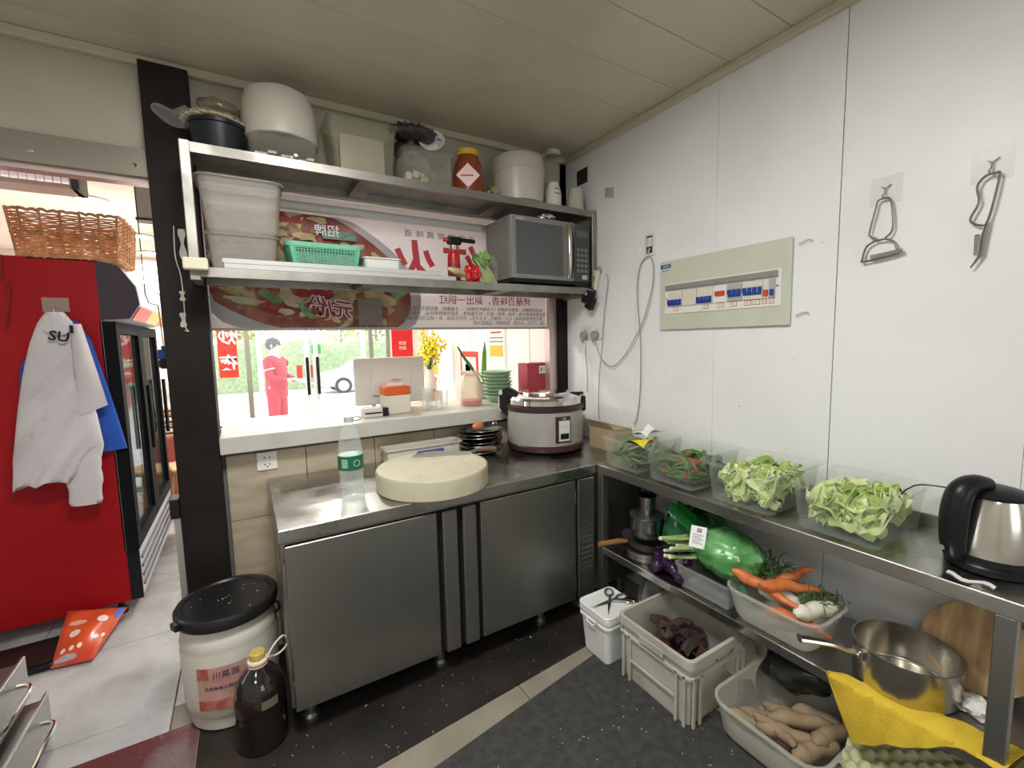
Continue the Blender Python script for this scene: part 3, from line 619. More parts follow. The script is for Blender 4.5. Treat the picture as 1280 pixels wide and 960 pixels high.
# ------------------------------------------------------------------ general vessels
def tub_mesh(wx, wy, h, taper, rim=.012, r=.02, th=.0025, lip=.006, seg=4):
    R = lambda hx, hy, rr, z: rrect(0, 0, hx, hy, rr, z, seg)
    bx_, by_ = wx/2-taper, wy/2-taper; tx, ty = wx/2-rim, wy/2-rim
    m = MB(); m.rings([R(bx_-r*.4, by_-r*.4, r*.7, 0), R(bx_, by_, r, r*.5), R(tx, ty, r*1.2, h-lip), R(wx/2, wy/2, r*1.5, h-lip), R(wx/2, wy/2, r*1.5, h), R(tx-th, ty-th, r*1.2, h), R(bx_-th, by_-th, r, r*.5+th), R(bx_-r*.4, by_-r*.4, r*.7, th)])
    return m
def tub(name, label, cat, c, size, taper, material, rz=0, group=None, **k):
    o = tub_mesh(*size, taper, **k).build(name, material, None, c, (0, 0, rz)); return tag(o, label, cat, group)
def adopt(o, t):
    o.parent = t; o.matrix_parent_inverse = Matrix.LocRotScale(t.location, t.rotation_euler, t.scale).inverted(); return o
def place(o, loc, rot=(0, 0, 0), sc=None):
    o.location = loc; o.rotation_euler = rot
    if sc: o.scale = (sc, sc, sc) if isinstance(sc, (int, float)) else sc
    return o

# ------------------------------------------------------------------ on the counter
M_BRD = mat('cream chopping block', (.50, .47, .345), .42, c2=(.40, .35, .225), ns=7, lo=.5, hi=.8, bump=.04, bs=80, sub=.1)
bd = tag(MB().lathe([(.238, 0), (.245, .006), (.246, .078), (.240, .087), (.05, .0885)], 64).build('chopping_block', M_BRD, None, (.69, 1.845, CT)), 'thick round cream plastic chopping block on the steel counter', 'chopping board')
BZ = CT+.0885
R = random.Random(5); sp = MB()
for k in range(26):
    a, q = R.uniform(0, 6.28), R.uniform(0, .2); x, y = q*math.cos(a), q*math.sin(a)-.03; sp.ball((x, y, .089), (R.uniform(.001, .004), R.uniform(.001, .003), .0007), 6, 4)
stuff(sp.build('food_specks', mat('olive specks', (.25, .2, .08), .8), bd))
p0, p1, p2 = at(515, 572, z=BZ), at(588, 565, z=BZ), at(621, 566, z=BZ)
dv = (p2-p0); ang = math.atan2(dv.y, dv.x)
kn = thing('cleaver', 'steel cleaver with brown wooden handle lying on the chopping block', 'knife', (p0.x, p0.y, BZ+.0012), ang)
Lb = (p1-p0).length; MB().prism([(0, .0), (Lb, .008), (Lb, .05), (Lb*.75, .066), (.02, .068)], .0, .0022, 'z').build('blade', mat('knife steel', (.72, .74, .77), .18, 1), kn)
MB().tube([(Lb, .035, .004), (Lb+.022, .035, .006)], .009, 10).build('bolster', CHROME, kn)
MB().tube([(Lb+.02, .035, .009), (Lb+.05, .035, .012), (Lb+.115, .034, .012), (Lb+.125, .034, .012)], [.010, .0125, .0125, .008], 12).build('handle', mat('brown wood', (.16, .085, .05), .5, c2=(.10, .05, .03), ns=20, stretch=(1, 8, 8)), kn)

pb = at(441, 628, z=CT); bt = thing('water_bottle', 'clear plastic water bottle with green label beside the chopping block', 'bottle', (pb.x+.01, pb.y+.045, CT))
prof = [(.030, .0), (.046, .006), (.047, .03), (.041, .045), (.047, .06), (.048, .085), (.045, .095), (.048, .105), (.0485, .125), (.0485, .185), (.047, .20), (.041, .25), (.030, .285), (.018, .305), (.0165, .325)]
PET = mat('clear bottle wall', (.9, .93, .92), .06, alpha=.12, gloss=(.95, .98, .97))
MB().lathe(prof, 28, cap1=False).build('bottle_wall', PET, bt)
MB().lathe([(r-.004, z+.003) for r, z in prof[:10]], 28).build('water', mat('water', (.85, .92, .92), .02, alpha=.06), bt)
lb = MB().lathe([(.0492, .130), (.0496, .131), (.0496, .186), (.0492, .187)], 32).build('label', mat('green label', (.004, .12, .055), .4), bt)
for k in range(6): MB().add([(.0503*math.cos(a), .0503*math.sin(a), .172-.006*k+dz) for a in (-2.5, -2.3, -2.15, -2.0) for dz in (0, .003)], [(0, 2, 3, 1), (2, 4, 5, 3), (4, 6, 7, 5)]).build('label_line', mat('pale green ink', (.45, .65, .5), .5), lb)
MB().tube([(.0505*math.cos(a), .0505*math.sin(a), .158+.012*math.sin(q)) for q, a in [(k*PI/8, -1.3+.25*math.cos(k*PI/8)) for k in range(16)]], .0009, 5, True).build('label_emblem', WHITEP, lb)
MB().lathe([(.018, .318), (.019, .320), (.0185, .338), (.016, .340)], 20).build('cap', mat('grey green cap', (.42, .47, .42), .4), bt)
MB().tube([(.028+.022*math.cos(k*PI/8), .01*math.sin(k*PI/8), .329+.006*math.sin(k*PI/8)) for k in range(16)], .0016, 6, True).build('cap_ring', mat('dark green ring', (.04, .09, .05), .4), bt)

# rice cooker
rc = thing('rice_cooker', 'large grey rice cooker with steel lid and black latch handle', 'rice cooker', (1.49, 2.108, CT), math.atan2(-1.49, 2.108)+0)
M_MAR = mat('dark maroon plastic', (.045, .018, .018), .35); M_CK = mat('grey enamel', (.37, .355, .325), .3, .2, c2=(.32, .305, .28), ns=3)
MB().lathe([(.205, .012), (.222, .02), (.224, .045), (.217, .05)], 48).build('base_ring', M_MAR, rc)
MB().lathe([(.214, .05), (.217, .052), (.22, .15), (.217, .235), (.212, .237)], 48).build('body', M_CK, rc)
MB().lathe([(.213, .237), (.224, .24), (.226, .262), (.217, .268)], 48).build('upper_ring', M_MAR, rc)
MB().lathe([(.212, .268), (.216, .272), (.216, .298), (.205, .312), (.19, .314), (.15, .322), (.145, .334), (.11, .338), (.02, .340)], 48).build('lid', CHROME, rc)
lt = MB().prism([(-.245, .215), (-.262, .24), (-.262, .31), (-.245, .35), (-.21, .362), (-.165, .335), (-.15, .322), (-.18, .318), (-.205, .318), (-.205, .20), (-.225, .195)], -.035, .035).build('latch_handle', BLACK, rc)
MB().prism([(-.266, .225), (-.27, .25), (-.27, .30), (-.255, .335), (-.252, .335), (-.262, .30), (-.262, .24), (-.25, .22)], -.028, .03).build('latch_cover', mat('pale grey plastic', (.6, .59, .57), .4), lt)
MB().tube([(-.255, -.037, .33), (-.255, .037, .33)], .012, 12).build('latch_eye', mat('pale grey plastic'), lt)
MB().rbox((.195, -.04, .22), (.235, .04, .305), .01).build('hinge', BLACK, rc); MB().rbox((.09, -.012, .312), (.225, .012, .326), .006).build('hinge_arm', BLACK, rc)
pn = thing('x', 'x', 'x'); bpy.data.objects.remove(pn)
a_ = math.radians(-90+27); d_ = Vector((math.cos(a_), math.sin(a_), 0))
cp = bx('control_panel', (-.046, -.004, -.072), (.046, .016, .072), M_MAR, rc, .004, d_*.216+Vector((0, 0, .142)), (0, 0, a_+PI/2))
bx('control_plate', (-.028, -.0075, -.062), (.038, -.0035, .05), mat('pale grey plastic'), cp, .001); bx('switch', (-.02, -.011, -.05), (.030, -.007, -.02), BLACK, cp, .001); text('美厨', .011, mat('pale grey plastic'), cp, (.005, -.0045, .06), FACEY)
for k in range(3): MB().lathe([(.003, 0), (.003, .002)], 8).build('indicator', mat('grey dot', (.25, .25, .25), .4), cp, (-.01+.015*k, -.0075, .018), (PI/2, 0, 0))
for k in range(4): MB().lathe([(.014, 0), (.016, .012)], 10).build('foot', BLACK, rc, (.16*math.cos(k*PI/2+.78), .16*math.sin(k*PI/2+.78), 0))
M_SOCK = mat('socket white', (.74, .73, .67), .4)

# steel dishes stacked, red vegetable on top
M_DISH = mat('dish steel', (.55, .55, .54), .16, 1)
dm = MB().lathe([(.07, 0), (.085, .002), (.105, .018), (.121, .021), (.122, .024), (.104, .022), (.084, .006), (.0, .0045)], 32, cap1=False)
d0 = dm.build('steel_dish', M_DISH)
for k in range(7):
    o = d0 if k == 0 else copy_tree(d0)
    place(o, (1.125+.006*math.sin(k*2.3), 2.222+.004*math.cos(k*1.7), CT+.002+k*.0185), (math.radians(3.2*math.sin(k*1.9)), math.radians(-3*math.cos(k*1.3)), k))
    tag(o, 'steel dish in the stack between tray and rice cooker', 'dish', 'stacked steel dishes on the counter')
rp = tag(MB().ball((0, 0, 0), (.042, .025, .02), 14, 8).build('red_pepper', mat('orange red skin', (.55, .16, .07), .35)), 'orange red vegetable on top of the stacked steel dishes', 'vegetable'); place(rp, (1.10, 2.205, CT+.158), (0, 0, .4))
MB().tube([(.04, 0, .002), (.055, .006, .012)], .004, 6).build('stem', mat('dull green', (.12, .2, .05), .6), rp)
sc_ = thing('steel_clip', 'small steel clip on the rim of the top steel dish', 'clip', (1.19, 2.20, CT+.148)); MB().tube(smooth_path([(0, 0, 0), (.0, -.01, .02), (.02, -.01, .02), (.03, 0, .004)]), .004, 8).build('wire', CHROME, sc_); MB().ball((0, -.008, .02), .006, 8, 6).build('knob', CHROME, sc_)

tr = tub('plastic_tray', 'stained white plastic tray of dark sauce behind the chopping block', 'tray', (.80, 2.285, CT), (.43, .13, .085), .012, mat('stained white plastic', (.66, .62, .54), .4, c2=(.28, .17, .09), ns=6, lo=.55, hi=.8), r=.012)
bx('sauce', (-.195, -.05, .01), (.195, .05, .06), mat('dark sauce', (.05, .025, .015), .2), tr); bx('blue_label', (-.05, -.0615, .03), (.10, -.0585, .06), mat('blue label', (.10, .12, .30), .5), tr)
cb = thing('cardboard_box', 'small open cardboard box beside the rice cooker', 'box', (1.795, 1.875, CT))
M_CB = mat('cardboard', (.42, .32, .19), .8, c2=(.34, .25, .14), ns=5)
MB().box((-.07, -.10, 0), (.06, -.095, .12)).box((-.07, .105, 0), (.06, .11, .12)).box((-.07, -.095, 0), (-.065, .105, .12)).box((.055, -.095, 0), (.06, .105, .12)).box((-.065, -.095, 0), (.055, .105, .005)).build('carton', M_CB, cb)
MB().add([(-.07, -.095, .12), (-.07, .105, .12), (-.105, .10, .165), (-.105, -.09, .165), (-.066, -.095, .12), (-.066, .105, .12), (-.101, .10, .168), (-.101, -.09, .168)], [(0, 1, 2, 3), (4, 7, 6, 5), (0, 4, 5, 1), (1, 5, 6, 2), (2, 6, 7, 3), (3, 7, 4, 0)]).build('flap', M_CB, cb)
bx('flap', (-.064, -.1, .121), (.03, .03, .125), M_CB, cb)
tg = thing('price_tag', 'small folded white paper tag against the cardboard box', 'tag', (1.70, 1.725, CT)); MB().add([(0, 0, 0), (.035, 0, 0), (.035, .008, .05), (0, .008, .05), (0, .002, 0), (.035, .002, 0), (.035, .010, .05), (0, .010, .05)], [(0, 1, 2, 3), (4, 7, 6, 5), (0, 4, 5, 1), (1, 5, 6, 2), (2, 6, 7, 3), (3, 7, 4, 0)]).build('card', WHITEP, tg); bx('fold', (0, .008, 0), (.035, .02, .002), WHITEP, tg)

def socket(name, label, loc, rz, plugs=0, w=.086):
    t = thing(name, label, 'socket', loc, rz)
    f = bx('plate', (-w/2, -.009, -.043), (w/2, 0, .043), M_SOCK, t, .004)
    for x in (-.011, .011): bx('slot', (x-.002, -.0096, .012), (x+.002, -.0088, .022), BLACK, f)
    for x, z, q in ((-.01, -.016, .5), (.01, -.016, -.5), (0, -.028, 0)):
        s = bx('slot', (-.0018, -.0006, -.005), (.0018, .0002, .005), BLACK, f, loc=(x, -.0091, z), rot=(0, q, 0))
    return t
socket('wall_socket', 'white wall socket on the tan tiles under the hatch sill', (.064, YW-.0005, .887), 0)

# ------------------------------------------------------------------ containers on the table
conts = [(1.393, 1.655, .145), (1.098, 1.378, .145), (.785, 1.07, .15), (.478, .755, .15)]
cl = ['clear plastic container of long green beans at the corner of the table', 'clear plastic container of green and red chillies on the table', 'clear plastic container of sliced pale cabbage on the table', 'clear plastic container of torn lettuce next to the kettle']
for (a, b, h), l in zip(conts, cl): tub('food_container', l, 'container', (1.668, (a+b)/2, .801), (.352, b-a, h), .026, CLEAR, group='clear containers in a row on the steel table', rim=.011, r=.022)
# chillies and beans
def pod(L, r, bend, seed):
    R = random.Random(seed); n = 9; pts = []
    for i in range(n): u = i/(n-1); pts.append((L*(u-.5), bend*math.sin(PI*u)+.004*math.sin(7*u+seed), .005*math.sin(4*u+seed*2)))
    return MB().tube(pts, [r*(.35+1.6*u)*(1-u**6*.75) if u < .5 else r*(1.15-.95*((u-.5)/.5)**2) for u in [i/(n-1) for i in range(n)]], 6)
M_GC = mat('green chilli skin', (.055, .13, .018), .3, c2=(.10, .20, .04), ns=12); M_RC = mat('red chilli skin', (.42, .03, .015), .3); M_BN = mat('bean skin', (.10, .17, .06), .5, c2=(.20, .25, .12), ns=14)
pods_g = [pod(.13+.015*k, .0088, .02+.010*k, k).build('green_chilli', M_GC) for k in range(3)]; pods_r = [pod(.13, .0095, .025, 9).build('red_chilli', M_RC)]
beans = [pod(.17+.02*k, .0080, .02+.012*k, 20+k).build('green_bean', M_BN) for k in range(3)]
pro = pods_g+pods_r+beans
R = random.Random(11)
def fill(protos, n, c, zr, label, cat, group, tilt=.35, spin=None):
    y0, y1, h = c
    for k in range(n):
        s = protos[k % len(protos)]; o = s.copy(); COL.objects.link(o); u = k/n
        rz = R.gauss(0, spin) if spin else R.uniform(0, 6.28); hy = (y1-y0)/2-.029+.012*u
        for tr_ in range(12):      # keep every piece inside the container
            e_ = Euler((R.uniform(-3, 3), R.uniform(-tilt, tilt), rz)); s_ = R.uniform(.9, 1.12)*(1-.05*tr_); q_ = e_.to_matrix()*s_
            B = [q_ @ Vector(c_) for c_ in s.bound_box]; w_ = [max(abs(b_[i]) for b_ in B) for i in range(3)]
            if w_[0] < .145 and w_[1] < hy and w_[2] < .085: break
            rz *= .7
        ax, ay = max(0, .154-w_[0]*.9), max(0, hy+.004-w_[1]*.9)
        pw = .22 if u < .45 else .55; eb = lambda: (lambda q: math.copysign(abs(q)**pw, q))(R.uniform(-1, 1))
        place(o, (1.668+eb()*ax, (y0+y1)/2+eb()*ay, max(.806+w_[2], .812+zr*u)), e_, s_); tag(o, label, cat, group)
fill(beans, 60, conts[0], .075, 'long green bean in the clear container next to the cardboard box', 'bean', 'beans in the corner container', .25, .5)
fill(pods_g, 72, conts[1], .08, 'green chilli in the clear container of mixed chillies', 'chilli', 'green chillies in the container', .3, .7)
fill(pods_r, 8, (conts[1][0], conts[1][1], 0), .115, 'red chilli among the green ones in the clear container', 'chilli', 'red chillies in the container', .2, .9)
for o in pro: bpy.data.objects.remove(o)
yp = thing('yellow_packet', 'yellow and white plastic packet on top of the green beans', 'packet', (1.69, 1.525, .90))
MB().sheet(lambda u, v: (.07*(u-.5)*2, .05*(v-.5)*2, .022*math.sin(5*u+2*v)+.02*(1-abs(2*u-1))), 10, 8, .003).build('bag', mat('yellow film', (.80, .62, .02), .35), yp)
MB().sheet(lambda u, v: (.055*(u-.5)*2+.045, .045*(v-.5)*2+.03, .04+.035*math.sin(4*u+3*v)*.5+.03*u), 10, 8, .003).build('white_flap', mat('white film', (.8, .8, .78), .35), yp)
# cut cabbage and lettuce
def leafpiece(seed, w, l):
    R = random.Random(seed); a, b, c = R.uniform(0, 6), R.uniform(0, 6), R.uniform(.4, 1.2)
    return MB().sheet(lambda u, v: (w*(u-.5)*(1-.5*abs(v-.4)), l*(v-.5)+.006*math.sin(9*u+a), .014*math.sin(9*u+a+3*v)*(.4+v)+.012*math.sin(7*v+b)+c*.03*(2*u-1)**2), 7, 7, .0022)
M_LT = [mat('lettuce pale', (.50, .60, .20), .45, c2=(.66, .72, .36), ns=25, sub=.1), mat('lettuce green', (.30, .45, .09), .45, c2=(.5, .62, .22), ns=22, sub=.1), mat('cabbage white', (.72, .76, .50), .45, c2=(.60, .70, .32), ns=20, sub=.1)]
lp_ = [leafpiece(k, .07+.012*(k % 3), .085+.01*(k % 4)).build('lettuce_piece', M_LT[(0, 1, 0, 2, 0, 1)[k]]) for k in range(6)]
cp_ = [leafpiece(30+k, .035+.01*(k % 2), .10+.012*(k % 3)).build('cabbage_slice', M_LT[(2, 0, 2, 0, 1, 2)[k]]) for k in range(6)]
fill(cp_, 84, conts[2], .075, 'pale green cabbage slice in the clear container between chillies and lettuce', 'cabbage', 'cabbage slices in the container', .7)
fill(lp_, 78, conts[3], .085, 'torn pale green lettuce piece in the container next to the kettle', 'lettuce', 'lettuce pieces in the container', .7)
for o in lp_+cp_: bpy.data.objects.remove(o)

# kettle
kx, ky = 1.675, .318
kt = thing('electric_kettle', 'steel electric kettle with black handle and lid on the table', 'kettle', (kx, ky, .80))
MB().lathe([(.080, 0), (.090, .004), (.091, .02), (.085, .028)], 36).build('base', BLACK, kt)
kb = MB().lathe([(.087, .029), (.089, .033), (.086, .08), (.078, .14), (.068, .185), (.064, .196)], 40).build('body', mat('kettle steel', (.66, .64, .58), .2, 1, c2=(.55, .52, .44), ns=3), kt)
MB().lathe([(.0885, .024), (.0905, .03), (.0895, .046)], 40).build('lower_band', BLACK, kt)
MB().lathe([(.066, .196), (.067, .202), (.055, .214), (.03, .221), (.004, .223)], 32).build('lid', BLACK, kt)
ha = math.radians(148); hd = Vector((math.cos(ha), math.sin(ha), 0)); hp = [hd*r_+Vector((0, 0, z_)) for r_, z_ in ((.025, .225), (.062, .228), (.092, .205), (.103, .155), (.104, .10), (.100, .055), (.092, .03))]
hm = MB(); P_ = smooth_path(hp, 5); hm.tube(P_, [.020+.008*math.sin(PI*i/(len(P_)-1)) for i in range(len(P_))], 14, flat=1.15); hm.build('handle', BLACK, kt)
MB().rbox((.058, -.018, .18), (.088, .018, .205), .01).build('spout', mat('kettle steel'), kt, rot=(0, 0, ha+PI))
MB().lathe([(.007, 0), (.007, .003)], 10).build('switch_light', mat('grey dot'), kt, hd*.129+Vector((0, 0, .055)), (PI/2, 0, ha+PI/2))
wire = lab(MB().tube(smooth_path([(1.865, .30, .835), (1.845, .41, .935), at(1155, 606, x=1.81), at(1133, 612, x=1.76), at(1122, 622, x=1.72), at(1104, 629, x=1.68)]), .0022, 6).build('power_cord', BLACK), 'thin black cord'); adopt(wire, kt)
st = at(1215, 722, z=.801); o = stuff(tag(MB().sheet(lambda u, v: (st.x-.03+.02*v+.012*math.sin(8*u), st.y-.045+.09*u, .8012+.0008*math.sin(9*u)), 8, 3, .0006).build('spilled_powder', mat('white powder', (.75, .74, .7), .8)), 'white powder spilled beside the kettle base', 'powder'))

# ------------------------------------------------------------------ lower shelf of the table
S0 = SH+.0005
def pan_pot(name, label, cat, loc, r, h, mat_, rz, hl=.2, long=True):
    t = thing(name, label, cat, loc, rz)
    MB().lathe([(r*.9, 0), (r*.96, .004), (r, .014), (r, h-.004), (r+.005, h), (r-.001, h), (r-.003, .014), (r*.93, .006), (.0, .005)], 48, cap1=False).build('pot_wall', mat_, t)
    if long:
        p = smooth_path([(-r, 0, h*.74), (-r-.03, 0, h*.78), (-r-hl*.45, 0, h*.93), (-r-hl, 0, h*1.02)], 5); MB().tube(p, [.005+.006*(i/(len(p)-1)) for i in range(len(p))], 10, flat=1.5).build('handle', mat_, t)
        b = MB().rbox((-r-.012, -.02, h*.62), (-r+.004, .02, h*.86), .004).build('handle_bracket', mat_, t)
        for y in (-.013, .013): MB().ball((-r-.012, y, h*.74), .004, 8, 6).build('rivet', CHROME, b)
    return t
M_POT = mat('saucepan steel', (.62, .59, .53), .22, 1, c2=(.50, .46, .40), ns=3)
_h = at(998, 797, z=.50)-Vector((1.635, .465, .5)); _pa = math.atan2(_h.y, _h.x)+PI
pan_pot('saucepan', 'wide steel saucepan with long handle on the lower shelf', 'saucepan', (1.635, .465, S0), .125, .118, M_POT, _pa, .17)
wb_ = thing('wooden_board', 'round wooden board leaning behind the saucepan', 'board', (1.80, .37, S0))
MB().lathe([(.117, 0), (.124, .004), (.124, .016), (.117, .02)], 48).build('board', mat('pale wood', (.52, .36, .18), .6, c2=(.34, .20, .09), ns=5, stretch=(1, 6, 1)), wb_, (.0, -.02, .118), (0, math.radians(-68), 0))
tw = tag(MB().ball((0, 0, 0), (.04, .045, .022), 18, 10, lambda th, ph: 1+.22*math.sin(5*ph+3*th)*math.sin(th)+.12*math.cos(7*th)).build('white_rag', mat('white cotton', (.74, .72, .68), .9, bump=.3, bs=60)), 'crumpled white rag beside the wooden board', 'rag'); place(tw, (1.665, .315, S0+.02))
ct = tub('food_tub', 'milky plastic tub of carrots and radishes on the lower shelf', 'tub', (1.605, .80, S0), (.26, .335, .125), .03, FOGGY, rim=.008, r=.045)
M_CR = mat('carrot skin', (.72, .22, .07), .45, c2=(.60, .15, .045), ns=10, stretch=(4, 1, 1)); M_RD2 = mat('radish skin', (.78, .74, .62), .4, c2=(.70, .66, .48), ns=5)
def root(name, label, cat, L, r, mat_, loc, rot, seed=0, bend=.02, group=None, tip=.25):
    n = 12; R_ = random.Random(seed)
    o = MB().tube([(L*(i/(n-1)-.5), bend*math.sin(PI*i/(n-1)), .004*math.sin(i*1.3+seed)) for i in range(n)], [r*min(1, .35+4*u)*(1-(1-tip)*u**1.5)*(1+.04*R_.uniform(-1, 1))*(1 if u < .97 else .55) for u in [i/(n-1) for i in range(n)]], 14).build(name, mat_, None, loc, rot)
    return tag(o, label, cat, group)
cz = S0+.10
root('carrot', 'long orange carrot pointing along the front rim of the tub', 'carrot', .24, .024, M_CR, (1.535, .83, cz+.045), (0, .25, math.radians(-80)), 1)
root('carrot', 'orange carrot lying across the other carrots in the tub', 'carrot', .22, .025, M_CR, (1.60, .77, cz+.06), (0, .1, math.radians(-35)), 2)
root('carrot', 'thick orange carrot end standing up at the back of the tub', 'carrot', .17, .026, M_CR, (1.655, .80, cz+.065), (0, -.75, math.radians(-60)), 3)
root('carrot', 'orange carrot low in the tub under the white radish', 'carrot', .20, .023, M_CR, (1.555, .73, cz-.03), (0, .1, math.radians(-70)), 4)
for o in list(bpy.data.objects):
    if o.name.startswith('carrot') and o.type == 'MESH' and o.parent is None:
        L = max(v.co.x for v in o.data.vertices); MB().tube([(-L+.001, 0, 0), (-L-.008, .001, .002)], [.007, .004], 8).build('crown', mat('dull green'), o)
root('white_radish', 'white radish piece between the carrots', 'radish', .13, .026, M_RD2, (1.60, .815, cz+.01), (0, .1, math.radians(-60)), 5, .006, tip=.8)
root('white_radish', 'white radish with brownish cut end at the tub rim', 'radish', .15, .028, M_RD2, (1.61, .70, cz+.01), (0, -.1, math.radians(-25)), 6, .006, tip=.85)
R = random.Random(3); fm = MB()
for k in range(90):
    p = Vector((R.gauss(0, .03), R.gauss(0, .035), R.gauss(.015, .012))); d = Vector((R.gauss(0, 1), R.gauss(0, 1), R.gauss(.6, .6))).normalized()*.02; fm.tube([p, p+d, p+d*1.6+Vector((R.uniform(-.01, .01),)*3)], [.0016, .002, .0008], 5)
hb = stuff(tag(fm.build('herb_bunch', mat('dark herb', (.06, .14, .025), .6)), 'dark green herb sprigs at the back of the tub', 'herbs')); place(hb, (1.665, .71, cz+.01))
hb2 = stuff(tag(link('herb_bunch', hb.data), 'dark green herb sprigs behind the carrots by the green bag', 'herbs')); place(hb2, (1.66, .90, cz+.04), (0, 0, 1.5), 1.3)

bxo = tub('plastic_bin', 'grey clear bin holding the green bagged cabbage', 'bin', (1.625, 1.075, S0), (.24, .26, .10), .015, mat('smoky plastic', (.45, .46, .44), .25, alpha=.22, fc=.3), rim=.006, r=.015)
def cabbage_bag():
    t = thing('bagged_cabbage', 'cabbage in a shiny green net bag with white price label', 'cabbage', (1.60, 1.02, S0+.105))
    R_ = random.Random(8); ph = [R_.uniform(0, 6) for _ in range(6)]
    fn = lambda th, p: 1+.02*math.sin(17*p+5*th)*math.sin(th)+.018*math.sin(13*th-9*p)*math.sin(th)+.05*math.sin(3*p+ph[0]+2*th)+.04*math.sin(7*p+ph[1]-3*th)*math.sin(th)+.03*math.sin(11*th+ph[2])
    MB().ball((0, 0, .085), (.10, .135, .09), 40, 26, fn).build('cabbage_head', mat('cabbage in bag', (.16, .38, .12), .3, c2=(.66, .76, .52), ns=7, lo=.40, hi=.58, bump=.8, bs=16, coat=.4), t)
    MB().ball((0, 0, .086), (.105, .14, .095), 40, 26, lambda th, p: fn(th, p)*(1+.02*math.sin(23*p+ph[3])*math.sin(th))).build('green_film', mat('green film', (.16, .42, .19), .16, alpha=.22, fc=.2, gloss=(.72, .90, .72), bump=1, bs=14), t)
    MB().sheet(lambda u, v: (.02+.09*(u-.5), .05+.22*v, .06+.13*v+.02*math.sin(12*u+5*v)), 18, 12, .003).build('bag_top', mat('dark green film', (.02, .26, .06), .15, alpha=.5, gloss=(.3, .9, .4)), t)
    MB().tube([(-.06, -.10, .01), (-.075, -.13, -.015), (-.07, -.15, -.03)], [.012, .006, .012], 8).build('bag_knot', mat('green film'), t)
    d = Vector((-.75, .28, .60)).normalized(); q = d.to_track_quat('Z', 'Y').to_euler()
    pl_ = bx('price_label', (-.03, -.042, 0), (.03, .042, .001), WHITEP, t, loc=d*.128+Vector((0, .028, .073)), rot=(math.radians(62), 0, math.radians(-68)))
    for k in range(5): bx('label_line', (-.02, .006-.008*k, .0011), (.02-.008*(k % 2), .009-.008*k, .0016), mat('grey ink', (.25, .25, .25), .6), pl_)
    bx('label_print', (-.006, .018, .0011), (.012, .034, .0016), mat('grey ink'), pl_)
cabbage_bag()
M_SC = mat('scallion stalk', (.62, .66, .40), .4, c2=(.25, .38, .12), ns=6, stretch=(1, 1, 1)); M_SCG = mat('scallion green', (.10, .24, .05), .4)
R = random.Random(21)
for k in range(13):
    y = 1.17+R.uniform(-.03, .055); x = 1.53+R.uniform(0, .09); z = S0+.10+R.uniform(0, .075); L = R.uniform(.13, .2)
    o = MB().tube([(0, 0, 0), (.35*L, -.3*L, .005), (L*.75, -.62*L, .02)], [.0085, .007, .006], 8).build('scallion', M_SC, None, (x-.03, y+.07, z), (0, 0, R.uniform(-.35, .35))); tag(o, 'cut green scallion stalk sticking out beside the bagged cabbage', 'scallion', 'scallions beside the bagged cabbage')
    MB().ball((-.002, .002, 0), (.006, .008, .008), 8, 6).build('cut_end', mat('pale cut end', (.82, .82, .66), .5), o)
gb = tag(MB().ball((0, 0, 0), (.12, .16, .13), 30, 18, lambda th, p: 1+.10*math.sin(6*p+2*th)*math.sin(th)+.06*math.sin(13*p)).build('green_vegetable_bag', mat('deep green bag', (.012, .10, .03), .3, c2=(.03, .2, .07), ns=9, bump=.3, bs=25)), 'dark green plastic bag of vegetables at the back of the lower shelf', 'bag'); place(gb, (1.735, 1.25, S0+.14))
for k, (x, y, z, a, l) in enumerate(((1.545, 1.24, .03, 1.2, 'glossy purple aubergine at the edge of the lower shelf beside the bin'), (1.57, 1.34, .03, .6, 'purple aubergine between the frying pan and the bin'), (1.62, 1.25, .075, .9, 'purple aubergine lying on top of the other aubergines'))):
    o = root('aubergine', l, 'aubergine', .17, .033, mat('aubergine skin', (.030, .010, .045), .18, coat=.6), (x, y, S0+z+.004), (0, .05, a+PI), k, .012, tip=.75)
    MB().tube([(-.082, 0, 0), (-.10, 0, .004)], [.024, .007], 8).build('calyx', mat('calyx', (.16, .15, .10), .6), o)
_h = at(742, 682, z=.47)-Vector((1.635, 1.475, .47)); _fa = math.atan2(_h.y, _h.x)+PI
fp = thing('frying_pan', 'dark frying pan with wooden handle at the end of the lower shelf', 'frying pan', (1.635, 1.475, S0), _fa)
MB().lathe([(.07, 0), (.075, .003), (.118, .048), (.12, .05), (.116, .047), (.073, .006), (.0, .005)], 36, cap1=False).build('pan_bowl', mat('worn dark pan', (.16, .16, .17), .35, .7), fp, (0, 0, .02), (0, .15, 0)); MB().lathe([(.085, 0), (.085, .018), (.06, .022)], 24).build('pan_foot', DSTEEL, fp)
MB().tube([(-.11, 0, .075), (-.16, 0, .085), (-.27, 0, .092)], [.009, .012, .012], 10).build('handle', mat('orange wood', (.30, .15, .05), .5), fp)
sp1 = pan_pot('steel_pot', 'small steel pot standing in the dark frying pan', 'pot', (1.665, 1.49, S0+.075), .082, .10, mat('dish steel'), 0, long=False); sp2 = pan_pot('steel_pot', 'narrow steel canister on top of the small steel pot', 'pot', (1.68, 1.50, S0+.178), .04, .09, mat('dish steel'), 0, long=False)
MB().lathe([(.042, .09), (.044, .094), (.0, .1)], 24).build('lid', BLACK, sp2); MB().lathe([(.084, .1), (.085, .105), (.0, .107)], 24).build('lid', mat('worn dark pan'), sp1)

